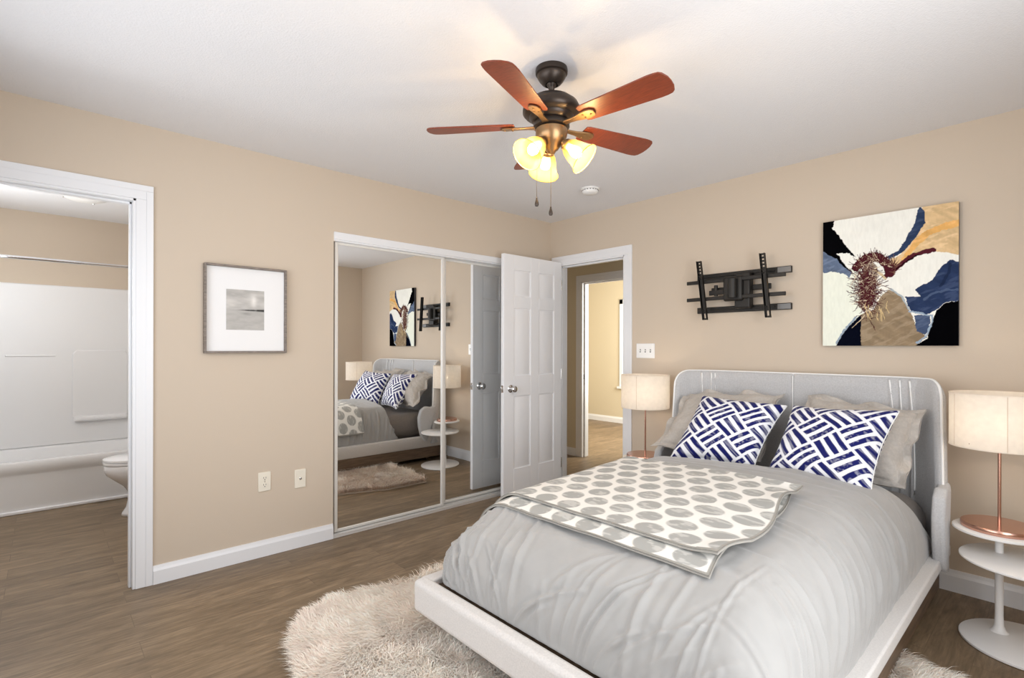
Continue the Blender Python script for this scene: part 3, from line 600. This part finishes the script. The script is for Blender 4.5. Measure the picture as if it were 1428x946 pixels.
# smoke detector
sd = thing('smoke_detector', 'round white smoke detector on the ceiling near the corner', 'smoke detector', (.91, -.545, H))
MB().lathe([(0, 0), (.068, 0), (.070, -.006), (.066, -.010), (0, -.010)], 40).build('mounting_plate', 'whitepl', sd, smooth=True)
MB().lathe([(0, -.009), (.060, -.009), (.060, -.020), (.056, -.030), (.044, -.038), (0, -.040)], 40).build('cover', 'whitepl', sd, smooth=True)
m = MB()
for k in range(18):
    a = 2*PI*k/18; m.box((-.0062, -.0012, -.0026), (.0062, .0012, .0026)); 
    for i in range(8):
        x, y, z = m.v[-8+i]; x2 = x; y2 = -.0602+y; m.v[-8+i] = (x2*math.cos(a)-y2*math.sin(a), x2*math.sin(a)+y2*math.cos(a), -.0155+z)
m.build('vent_slots', 'slot', sd)
# ------------------------------------------------------------ abstract flower canvas
CX0, CX1, CZ0, CZ1 = 2.289, 2.913, 1.284, 2.030
art = thing('canvas_painting', 'square canvas of an abstract white flower on black over the bed', 'painting', ((CX0+CX1)/2, 0, CZ0))
hw = (CX1-CX0)/2; hh = CZ1-CZ0
MB().box((-hw, -.030, 0), (hw, -.004, hh)).build('stretched_canvas', 'canvas', art, bevel=.002)
n1, n2 = 300, 340
Ug, Vg = np.meshgrid(np.linspace(0, 1, n1), np.linspace(0, 1, n2))
Xp = 75+793*Ug; Yp = 862-Vg*(692+120*Ug)      # sketch coordinates of the painting
Xj = Xp+16*(fbm(Xp/45, Yp/45, 21)-.5)+8*(fbm(Xp/12, Yp/12, 22, 2)-.5); Yj = Yp+16*(fbm(Xp/45+9, Yp/45, 23)-.5)+8*(fbm(Xp/12+5, Yp/12, 24, 2)-.5)
def inside(poly):
    r = np.zeros(Xj.shape, bool); n = len(poly)
    for k in range(n):
        (x0, y0), (x1, y1) = poly[k], poly[(k+1) % n]
        if y0 == y1: continue
        c = ((Yj < y0) != (Yj < y1)) & (Xj < (x1-x0)*(Yj-y0)/(y1-y0)+x0); r ^= c
    return r
C = np.empty(Xp.shape+(3,)); C[:] = lin(240, 240, 232)
C *= (1-.10*np.clip(fbm(Xp/90, Yp/90, 30)-.45, 0, 1))[..., None]
left = Xp < 330; C = np.where((left & (Yp > 430))[..., None], np.array(lin(236, 240, 226)), C)
lay = [([(60, 130), (160, 130), (140, 200), (180, 240), (225, 300), (290, 362), (230, 337), (165, 345), (230, 415), (270, 445), (240, 445), (190, 400), (60, 320)], (8, 8, 10)),
       ([(60, 322), (150, 365), (215, 420), (268, 452), (252, 480), (205, 455), (150, 447), (60, 448)], (96, 110, 134)),
       ([(670, 40), (900, 20), (900, 352), (740, 332), (640, 335), (560, 405), (515, 430), (490, 385), (560, 345), (640, 230), (690, 150)], (214, 184, 140)),
       ([(560, 370), (640, 262), (720, 200), (800, 165), (900, 145), (900, 190), (800, 205), (720, 240), (650, 300), (570, 400)], (222, 172, 104)),
       ([(660, 60), (690, 100), (692, 175), (645, 252), (565, 335), (500, 372), (470, 362), (545, 322), (602, 232), (636, 165)], (48, 62, 90)),
       ([(900, 395), (830, 378), (785, 410), (740, 485), (640, 545), (668, 588), (580, 585), (622, 668), (700, 684), (760, 655), (790, 625), (900, 600)], (44, 58, 90)),
       ([(900, 600), (790, 628), (758, 662), (735, 722), (705, 822), (650, 858), (600, 890), (900, 890)], (6, 6, 8)),
       ([(315, 692), (400, 662), (440, 592), (490, 542), (560, 580), (612, 662), (650, 752), (672, 792), (704, 812), (652, 857), (600, 900), (320, 900)], (142, 124, 100)),
       ([(326, 690), (282, 722), (215, 782), (150, 900), (330, 900), (320, 780)], (10, 13, 26)),
       ([(638, 692), (722, 690), (722, 762), (692, 802), (652, 782)], (66, 80, 108))]
for li, (poly, c) in enumerate(lay):
    tn = (.72+.56*fbm(Xp/(60+20*li)+.012*Yp, Yp/26-.02*Xp, 90+li, 5))[..., None]; hl = np.array(lin(*[min(255, v+26) for v in c]))
    k_ = np.clip((fbm(Xp/70, Yp/18+Xp/50, 120+li)-.52)*4, 0, .6)[..., None]; cc_ = np.array(lin(*c))*tn; cc_ = cc_*(1-k_)+hl*k_ if sum(c) > 120 else np.array(lin(*c))*np.ones_like(tn)
    C = np.where(inside(poly)[..., None], cc_, C)
def stroke(pts, w0, col, al=1.):
    global C
    best = np.full(Xp.shape, 1e9)
    for k in range(len(pts)-1):
        (a0, b0), (a1, b1) = pts[k], pts[k+1]; L2 = (a1-a0)**2+(b1-b0)**2+1e-9; h = np.clip(((Xj-a0)*(a1-a0)+(Yj-b0)*(b1-b0))/L2, 0, 1); best = np.minimum(best, np.hypot(Xj-a0-h*(a1-a0), Yj-b0-h*(b1-b0)))
    mk = (np.clip((w0-best)/1.6, 0, 1)*al)[..., None]; C = C*(1-mk)+np.array(lin(*col))*mk
stroke([(612, 668), (690, 685), (735, 690), (730, 745), (705, 800), (650, 850)], 6, (150, 168, 186)); stroke([(170, 850), (215, 775), (290, 705)], 7, (150, 165, 180))
stroke([(500, 540), (565, 585), (610, 655)], 6, (170, 180, 185)); stroke([(780, 520), (800, 480), (830, 400)], 9, (26, 34, 58), .6); stroke([(690, 600), (750, 560), (860, 545)], 7, (88, 104, 132), .6)
stroke([(470, 470), (540, 420), (610, 360), (690, 330), (740, 322)], 13, (82, 34, 44)); stroke([(520, 440), (590, 385), (660, 350)], 4, (30, 14, 20))
stroke([(290, 420), (360, 365), (430, 360), (480, 400), (500, 450)], 26, (74, 30, 38)); stroke([(380, 430), (370, 520), (350, 620)], 44, (120, 96, 78), .85)
stroke([(330, 480), (355, 500), (330, 520)], 9, (225, 212, 186)); stroke([(400, 430), (440, 450), (470, 480)], 7, (205, 185, 150)); stroke([(372, 500), (376, 560)], 9, (206, 184, 150))
R2 = random.Random(5); best = np.full(Xp.shape, 1e9); tone = np.zeros(Xp.shape)
for k in range(620):
    if k < 430: cx_, cy_ = 365+R2.gauss(0, 26), 540+R2.gauss(0, 60); an = R2.uniform(0, 2*PI); ln = R2.uniform(30, 105)
    else: f = R2.random(); cx_, cy_ = 280+f*250, 430-60*math.sin(f*PI)+R2.gauss(0, 12); an = R2.uniform(-PI, 0); ln = R2.uniform(20, 62)
    x1, y1 = cx_+math.cos(an)*ln, cy_+math.sin(an)*ln*.9; L2 = (x1-cx_)**2+(y1-cy_)**2+1e-9
    h = np.clip(((Xj-cx_)*(x1-cx_)+(Yj-cy_)*(y1-cy_))/L2, 0, 1); dd = np.hypot(Xj-cx_-h*(x1-cx_), Yj-cy_-h*(y1-cy_))-(1-h)*1.2; c = dd < best; best = np.where(c, dd, best); tone = np.where(c, R2.random(), tone)
mk = np.clip((1.9-best)/1.4, 0, 1)[..., None]; tc_ = np.where((tone < .72)[..., None], np.array(lin(70, 28, 36)), np.where((tone < .9)[..., None], np.array(lin(110, 78, 66)), np.array(lin(214, 196, 168)))); C = C*(1-mk)+tc_*mk
for k in range(9):
    a0 = R2.uniform(340, 500); b0 = R2.uniform(600, 690); stroke([(a0, b0), (a0+R2.uniform(-8, 20), b0+R2.uniform(20, 40)), (a0+R2.uniform(-14, 40), b0+R2.uniform(45, 80))], 2.6, (216, 190, 140))
C *= (.94+.12*fbm(Xp/9, Yp/30, 40))[..., None]
Pp = np.stack([(-hw+2*hw*Ug), np.full(Ug.shape, -.0308)-.0008*fbm(Xp/10, Yp/10, 50), hh*Vg], -1)
o = MB().grid(Pp).build('painted_face', 'artpaint', art, smooth='all', fixn=False); pig(o, C.reshape(-1, 3))
# ------------------------------------------------------------ tv wall mount
tv = thing('wall_mount', 'black steel articulating screen mount with no screen on the wall', 'wall mount', (1.79, 0, 1.66))
def slat(y0, y1, x0, x1, za, zb2, hgt, name, m='blackmetal'):
    mm = MB(); mm.prism([(x0, za-hgt/2), (x1, zb2-hgt/2), (x1, zb2+hgt/2), (x0, za+hgt/2)], lambda a, b, d_: (a, d_, b), y0, y1); return mm.build(name, m, tv, bevel=.003)
for z in (.113, -.123):
    slat(-.022, -.001, -.315, .318, z, z, .042, 'wall_rail')
    slat(-.024, -.021, .235, .316, z, z, .036, 'end_cap', 'greymetal'); slat(-.030, -.021, -.30, .22, z, z, .012, 'rail_groove')
for z in (.070, -.050): slat(-.105, -.090, -.352, .312, z, z+.002, .025, 'cross_bar')
slat(-.040, -.024, -.20, .20, .012, .014, .036, 'folding_arm'); slat(-.075, -.058, -.20, -.03, -.008, .0, .034, 'folding_arm')
m = MB(); m.box((-.018, -.085, -.125), (.085, -.022, .115)); m.build('pivot_block', 'blackmetal', tv, bevel=.01, seg=3)
m = MB(); m.box((-.085, -.112, -.075), (.045, -.070, .092)); hub_ = m.build('tilt_head', 'blackmetal', tv, bevel=.016, seg=4)
MB().cyl((-.012, -.122, -.055), (-.012, -.122, .07), .030, 24).build('tilt_drum', 'blackmetal', hub_, smooth=True)
MB().cyl((-.155, -.062, -.03), (-.155, -.062, .045), .013, 16).build('arm_hinge', 'blackmetal', tv, smooth=True)
for xt, xb in ((-.254, -.206), (.176, .214)):
    m = MB(); nseg = 13; w2 = .016; z1_, z0_ = .218, -.196
    fx = lambda z: xt+(xb-xt)*(z1_-z)/(z1_-z0_)
    def b4(z_a, z_b, xa, xb2, y0, y1):
        pl = [(fx(z_a)+xa, z_a), (fx(z_a)+xb2, z_a), (fx(z_b)+xb2, z_b), (fx(z_b)+xa, z_b)]; m.prism(pl, lambda a, b, d_: (a, d_, b), y0, y1)
    b4(z1_, z0_, -w2, -w2+.0085, -.116, -.104); b4(z1_, z0_, w2-.0085, w2, -.116, -.104)
    b4(z1_, z0_, -w2, -w2+.003, -.128, -.104); b4(z1_, z0_, w2-.003, w2, -.128, -.104)
    zz = z1_
    for k in range(6): b4(zz, zz-.011, -w2, w2, -.116, -.104); zz -= .022
    b4(zz, .0-.12, -w2, w2, -.116, -.104); b4(z0_+.012, z0_, -w2, w2, -.116, -.104)
    m.build('screen_bracket', 'blackmetal', tv)
# ------------------------------------------------------------ picture on the left wall
FY0, FY1, FZ0, FZ1 = -2.852, -2.405, 1.232, 1.742
pf = thing('picture_frame', 'grey wooden frame with a small misty landscape print, between bathroom and closet', 'picture', (0, (FY0+FY1)/2, FZ0))
fw, fh, ft = (FY1-FY0)/2, FZ1-FZ0, .012
m = MB(); D = .034
m.box((.002, -fw, 0), (D, -fw+ft, fh)).box((.002, fw-ft, 0), (D, fw, fh)).box((.002, -fw+ft, 0), (D, fw-ft, ft)).box((.002, -fw+ft, fh-ft), (D, fw-ft, fh))
m.build('frame', 'framewood', pf, bevel=.0015, seg=1)
MB().box((.004, -fw+ft, ft), (.012, fw-ft, fh-ft)).build('mat_board', 'matboard', pf)
Ug, Vg = np.meshgrid(np.linspace(0, 1, 110), np.linspace(0, 1, 120))
sky = fbm(Ug*3, Vg*9, 61); base_ = np.where(Vg > .50, 176+50*(sky-.5)+18*np.exp(-((Vg-.68)/.1)**2), 178+26*(fbm(Ug*5, Vg*16, 62)-.5))
base_ -= 150*np.exp(-((Vg-.49-.01*Ug)/(.006+.028*np.clip(Ug-.3, 0, 1)))**2)*np.clip((Ug-.22)*3, 0, 1)*np.clip(fbm(Ug*18, Vg*6, 63)+.35, 0, 1)
base_ += 34*np.exp(-((Ug-.72)/.07)**2)*np.exp(-((Vg-.72)/.16)**2)
base_ -= 24*np.exp(-((Vg-.41)/.03)**2)*np.exp(-((Ug-.52)/.14)**2)
g = np.clip(base_, 30, 240)/255; gl = g**2.2; Cc = np.stack([gl*1.02, gl*.99, gl*.94], -1)
pw, ph0, ph1 = .103, .136, .372
o = MB().grid(np.stack([np.full(Ug.shape, .0127), -.006-pw+2*pw*Ug, ph0+(ph1-ph0)*Vg], -1)).build('landscape_print', 'paint', pf, fixn=False); pig(o, Cc.reshape(-1, 3))
# ------------------------------------------------------------ plates on the walls
t = thing('wall_outlet', 'ivory duplex power outlet low on the wall under the picture', 'outlet', (0, -2.524, .451))
MB().box((0, -.036, -.058), (.006, .036, .058)).build('cover_plate', 'ivory', t, bevel=.003)
for z in (.021, -.021):
    r = MB().lathe([(.0, .0055), (.0165, .0055), (.0165, .0078), (0, .008)], 24, (0, 0, z), (1, 0, 0)).build('receptacle', 'ivory', t, smooth=True)
    MB().box((.0075, -.0080, z-.001), (.0084, -.0055, z+.008)).box((.0075, .0055, z-.001), (.0084, .0080, z+.008)).cyl((.0075, 0, z-.008), (.0084, 0, z-.008), .003, 10).build('slot', 'slot', r)
MB().cyl((.0058, 0, 0), (.0072, 0, 0), .003, 10).build('screw', 'chrome', t)
t = thing('cable_plate', 'ivory cable jack plate low on the wall, beside the closet', 'wall plate', (0, -2.311, .434))
MB().box((0, -.035, -.058), (.006, .035, .058)).build('cover_plate', 'ivory', t, bevel=.003)
MB().lathe([(0, .005), (.0075, .005), (.0075, .008), (.0048, .008), (.0048, .016), (0, .016)], 16, (0, 0, 0), (1, 0, 0)).build('jack', 'chrome', t, smooth=True)
t = thing('light_switch', 'white triple light switch plate between the doorway and the screen mount', 'light switch', (1.032, 0, 1.245))
MB().box((-.083, -.006, -.058), (.083, 0, .058)).build('cover_plate', 'whitepl', t, bevel=.003)
for x in (-.046, 0, .046):
    MB().box((x-.0055, -.0068, -.013), (x+.0055, -.005, .013)).build('toggle_slot', 'greymetal', t)
    MB().prism([(-.005, .002), (-.019, .010), (-.018, .003), (-.005, -.006)], lambda a, b, d_: (d_, a, b), x-.004, x+.004).build('toggle', 'whitepl', t)
# ------------------------------------------------------------ bathroom things
tub = thing('bathtub', 'white acrylic bathtub with apron behind the bathroom doorway', 'bathtub', (-2.425, -3.295, 0))
y0, y1 = -.760, .760; x0, x1 = -.372, .372; m = MB()
def rr(xa, xb, ya, yb, r, z, n=8):
    P = []
    for cx_, cy_, a0 in ((xb-r, yb-r, 0), (xa+r, yb-r, PI/2), (xa+r, ya+r, PI), (xb-r, ya+r, 1.5*PI)):
        P += [(cx_+r*math.cos(a0+k*PI/2/n), cy_+r*math.sin(a0+k*PI/2/n), z) for k in range(n+1)]
    return P
ringz = [(x0, x1, y0, y1, .02, .02), (x0, x1, y0, y1, .02, .285), (x0, x1+.0, y0, y1, .02, .300), (x0, x1+.014, y0, y1, .02, .315), (x0, x1+.014, y0, y1, .02, .378), (x0, x1+.006, y0, y1, .02, .392), (x0+.06, x1-.06, y0+.07, y1-.07, .14, .392), (x0+.075, x1-.075, y0+.085, y1-.085, .13, .375), (x0+.12, x1-.11, y0+.16, y1-.13, .12, .10), (x0+.17, x1-.16, y0+.22, y1-.2, .10, .075)]
V = []; Fc = []; nn_ = 36
for r in ringz: V += rr(*r)
for i in range(len(ringz)-1): Fc += [(i*nn_+k, i*nn_+(k+1) % nn_, (i+1)*nn_+(k+1) % nn_, (i+1)*nn_+k) for k in range(nn_)]
Fc += [tuple((len(ringz)-1)*nn_+k for k in range(nn_))]
m.add(V, Fc).build('tub_body', 'tub', tub, smooth=True)
MB().box((x1-.004, y0, 0), (x1+.018, y1, .028)).build('floor_strip', 'porcelain', tub, bevel=.008)
sr = thing('tub_surround', 'white moulded wall surround with soap niche above the bathtub', 'tub surround', (BX, -3.295, .39))
MB().box((.001, -.762, .003), (.022, .762, 1.42)).box((.022, .740, .003), (.742, .762, 1.42)).box((.022, -.762, .003), (.742, -.740, 1.42)).build('wall_panels', 'tub', sr, bevel=.012, seg=3)
m = MB(); m.prism([(-.03, .235), (.36, .235), (.375, .25), (.375, .80), (.35, .845), (-.0, .845), (-.03, .81)], lambda a, b, d_: (d_, a, b), .020, .036); m.build('raised_panel', 'tub', sr, bevel=.012, seg=4)
m = MB(); m.box((.02, -.02, .20), (.075, .37, .245)); m.build('soap_shelf', 'tub', sr, bevel=.018, seg=4)
MB().box((.02, -.46, .79), (.030, -.14, .803)).build('ledge_line', 'tub', sr, bevel=.003)
rod = thing('shower_rod', 'thin chrome shower rod across the bathtub', 'shower rod', (-2.05, -3.295, 1.938))
MB().cyl((0, -.765, 0), (0, .0, 0), .0135, 16).cyl((0, 0, 0), (0, .765, 0), .0115, 16).build('rod', 'chrome', rod, smooth=True)
for s in (-1, 1): MB().lathe([(.03, 0), (.03, .006), (.018, .016), (0, .016)], 24, (0, s*.764, 0), (0, -s, 0)).build('flange', 'chrome', rod, smooth=True)
tl_ = thing('toilet', 'white porcelain toilet at the edge of the bathroom doorway', 'toilet', (-1.50, -2.54, 0))
def loft(rings, n=40):
    m = MB(); V = []; Fc = []
    for (cy_, z, rx, ryf, ryb) in rings:
        for k in range(n):
            a = 2*PI*k/n; s_ = math.sin(a); V.append((rx*math.cos(a), cy_+(ryb if s_ > 0 else ryf)*s_, z))
    for i in range(len(rings)-1): Fc += [(i*n+k, i*n+(k+1) % n, (i+1)*n+(k+1) % n, (i+1)*n+k) for k in range(n)]
    Fc += [tuple(range(n))[::-1], tuple((len(rings)-1)*n+k for k in range(n))]
    return m.add(V, Fc)
loft([(-.30, 0, .115, .245, .24), (-.30, .02, .112, .24, .24), (-.30, .06, .100, .215, .24), (-.30, .16, .095, .195, .22), (-.33, .22, .120, .20, .22), (-.36, .27, .155, .225, .22), (-.385, .315, .175, .248, .22), (-.39, .345, .180, .255, .22), (-.39, .385, .182, .258, .22), (-.39, .392, .176, .252, .21)]).build('bowl', 'porcelain', tl_, smooth='all')
loft([(-.39, .394, .180, .258, .17), (-.39, .398, .186, .264, .18), (-.39, .412, .186, .264, .18), (-.39, .415, .182, .260, .175)]).build('seat', 'porcelain', tl_, smooth=True)
loft([(-.39, .417, .182, .260, .175), (-.39, .421, .187, .265, .18), (-.39, .434, .186, .264, .18), (-.38, .446, .150, .215, .15)]).build('lid', 'porcelain', tl_, smooth=True)
MB().box((-.20, -.205, .36), (.20, -.012, .72)).build('tank', 'porcelain', tl_, bevel=.025, seg=4); MB().box((-.21, -.215, .72), (.21, -.008, .755)).build('tank_lid', 'porcelain', tl_, bevel=.012, seg=3)
MB().cyl((-.14, -.205, .66), (-.14, -.222, .66), .012, 14).box((-.15, -.232, .652), (-.07, -.220, .668)).build('flush_lever', 'chrome', tl_, bevel=.002)
bl = thing('bathroom_light', 'frosted flush ceiling light with three clips above the bathtub', 'ceiling light', (-1.83, -3.285, H))
MB().lathe([(0, 0), (.120, 0), (.124, -.008), (.11, -.016), (0, -.016)], 44).build('rim', 'chrome', bl, smooth=True)
MB().lathe([(.108, -.012), (.150, -.014), (.148, -.022), (.110, -.042), (.060, -.052), (0, -.055)], 44, caps=False).build('glass_bowl', 'frost', bl, smooth='all')
for a in (30, 150, 270): MB().box((.118, -.008, -.046), (.126, .008, -.010)).build('clip', 'chrome', bl, bevel=.002).rotation_euler = (0, 0, math.radians(a))
point('bathroom_unseen_fill', (-.62, -3.93, 1.6), 19.0, (.86, .93, 1), .12)  # unseen point lamp added out of frame to brighten the bathroom
point('bathroom_ceiling_fill', (-1.72, -3.88, 1.80), 18.0, (.90, .95, 1), .16)  # second added lamp, out of view, lifts the dim bathroom ceiling
# ------------------------------------------------------------ fur rug
poly = np.array([(1.16, -2.74), (1.05, -2.70), (.94, -2.60), (.89, -2.45), (.925, -2.25), (.95, -2.06), (.915, -1.85), (.83, -1.55), (.72, -1.25), (.72, -.86), (1.1, -.79), (2.0, -.9), (2.75, -.96), (3.0, -1.0), (3.04, -1.3), (2.9, -2.0), (2.72, -2.75), (2.0, -2.90), (1.42, -2.80)])
rug = thing('fur_rug', 'cream long-haired fur rug under the bed', 'rug', (0, 0, 0))
MB().prism([tuple(p) for p in poly], lambda a, b, d_: (a, b, d_), .0, .012).build('backing', 'rugback', rug)
def in_poly(x, y):
    r = np.zeros(x.shape, bool)
    for k in range(len(poly)):
        (x0_, y0_), (x1_, y1_) = poly[k], poly[(k+1) % len(poly)]
        r ^= ((y < y0_) != (y < y1_)) & (x < (x1_-x0_)*(y-y0_)/(y1_-y0_+1e-12)+x0_)
    return r
def sample(n, xa, xb, ya, yb):
    x = RNG.uniform(xa, xb, n); y = RNG.uniform(ya, yb, n); k = in_poly(x, y); return np.c_[x, y][k]
Q = np.concatenate([sample(135000, .8, 2.0, -2.9, -1.9), sample(34000, .65, 1.6, -1.9, -.75), sample(16000, 1.6, 2.7, -2.9, -.8), sample(22000, 2.65, 3.1, -1.9, -.9)])
n = len(Q); cenx, ceny = 1.9, -1.85
out = Q-np.array([cenx, ceny]); out /= np.linalg.norm(out, axis=1, keepdims=True)
# outward near the hem, swirling clumps inside
ca = fbm(Q[:, 0]*1.7, Q[:, 1]*1.7, 71)*3.2*PI; cl = fbm(Q[:, 0]*13, Q[:, 1]*13, 75); ca = ca+(cl-.5)*3.4
flow = np.c_[np.cos(ca), np.sin(ca)]*.9+out*.55+RNG.normal(0, .38, (n, 2)); flow /= np.linalg.norm(flow, axis=1, keepdims=True)+1e-6
Ln = RNG.uniform(.05, .098, n)*(.85+.3*fbm(Q[:, 0]*9, Q[:, 1]*9, 77)); lean = RNG.uniform(.55, .95, n); wd = RNG.uniform(.0010, .0019, n)
side = np.c_[-flow[:, 1], flow[:, 0]]
bx_, by_ = Q[:, 0], Q[:, 1]; VV = np.zeros((n, 7, 3)); 
for k, (f, wf) in enumerate(((0, 1), (.4, .9), (.75, .6))):
    dx = flow*(Ln*lean*(f**1.35))[:, None]; zz = .010+Ln*np.sqrt(np.clip(1-(lean*.82)**2, .05, 1))*(1.25*f-.45*f*f)
    for s_, j in ((-1, 0), (1, 1)): VV[:, 2*k+j, 0] = bx_+dx[:, 0]+s_*side[:, 0]*wd*wf; VV[:, 2*k+j, 1] = by_+dx[:, 1]+s_*side[:, 1]*wd*wf; VV[:, 2*k+j, 2] = zz
dx = flow*(Ln*lean)[:, None]+RNG.normal(0, .006, (n, 2)); VV[:, 6, 0] = bx_+dx[:, 0]; VV[:, 6, 1] = by_+dx[:, 1]; VV[:, 6, 2] = .010+Ln*np.sqrt(np.clip(1-(lean*.82)**2, .05, 1))*.72
quads = np.array([(0, 1, 3, 2), (2, 3, 5, 4)]); tri = np.array([(4, 5, 6)])
bi = np.arange(n)[:, None]*7
lv = np.concatenate([(bi[:, :, None]+quads[None]).reshape(n, 8), bi+tri.reshape(1, 3)], 1).ravel()
me = bpy.data.meshes.new('fur_pile'); me.vertices.add(n*7); me.vertices.foreach_set('co', VV.ravel().astype(np.float32)); me.loops.add(n*11); me.loops.foreach_set('vertex_index', lv.astype(np.int32))
me.polygons.add(n*3); ls = (np.arange(n)[:, None]*11+np.array([0, 4, 8])[None]).ravel(); me.polygons.foreach_set('loop_start', ls.astype(np.int32)); me.polygons.foreach_set('use_smooth', np.ones(n*3, bool))
me.update(calc_edges=True); me.validate()
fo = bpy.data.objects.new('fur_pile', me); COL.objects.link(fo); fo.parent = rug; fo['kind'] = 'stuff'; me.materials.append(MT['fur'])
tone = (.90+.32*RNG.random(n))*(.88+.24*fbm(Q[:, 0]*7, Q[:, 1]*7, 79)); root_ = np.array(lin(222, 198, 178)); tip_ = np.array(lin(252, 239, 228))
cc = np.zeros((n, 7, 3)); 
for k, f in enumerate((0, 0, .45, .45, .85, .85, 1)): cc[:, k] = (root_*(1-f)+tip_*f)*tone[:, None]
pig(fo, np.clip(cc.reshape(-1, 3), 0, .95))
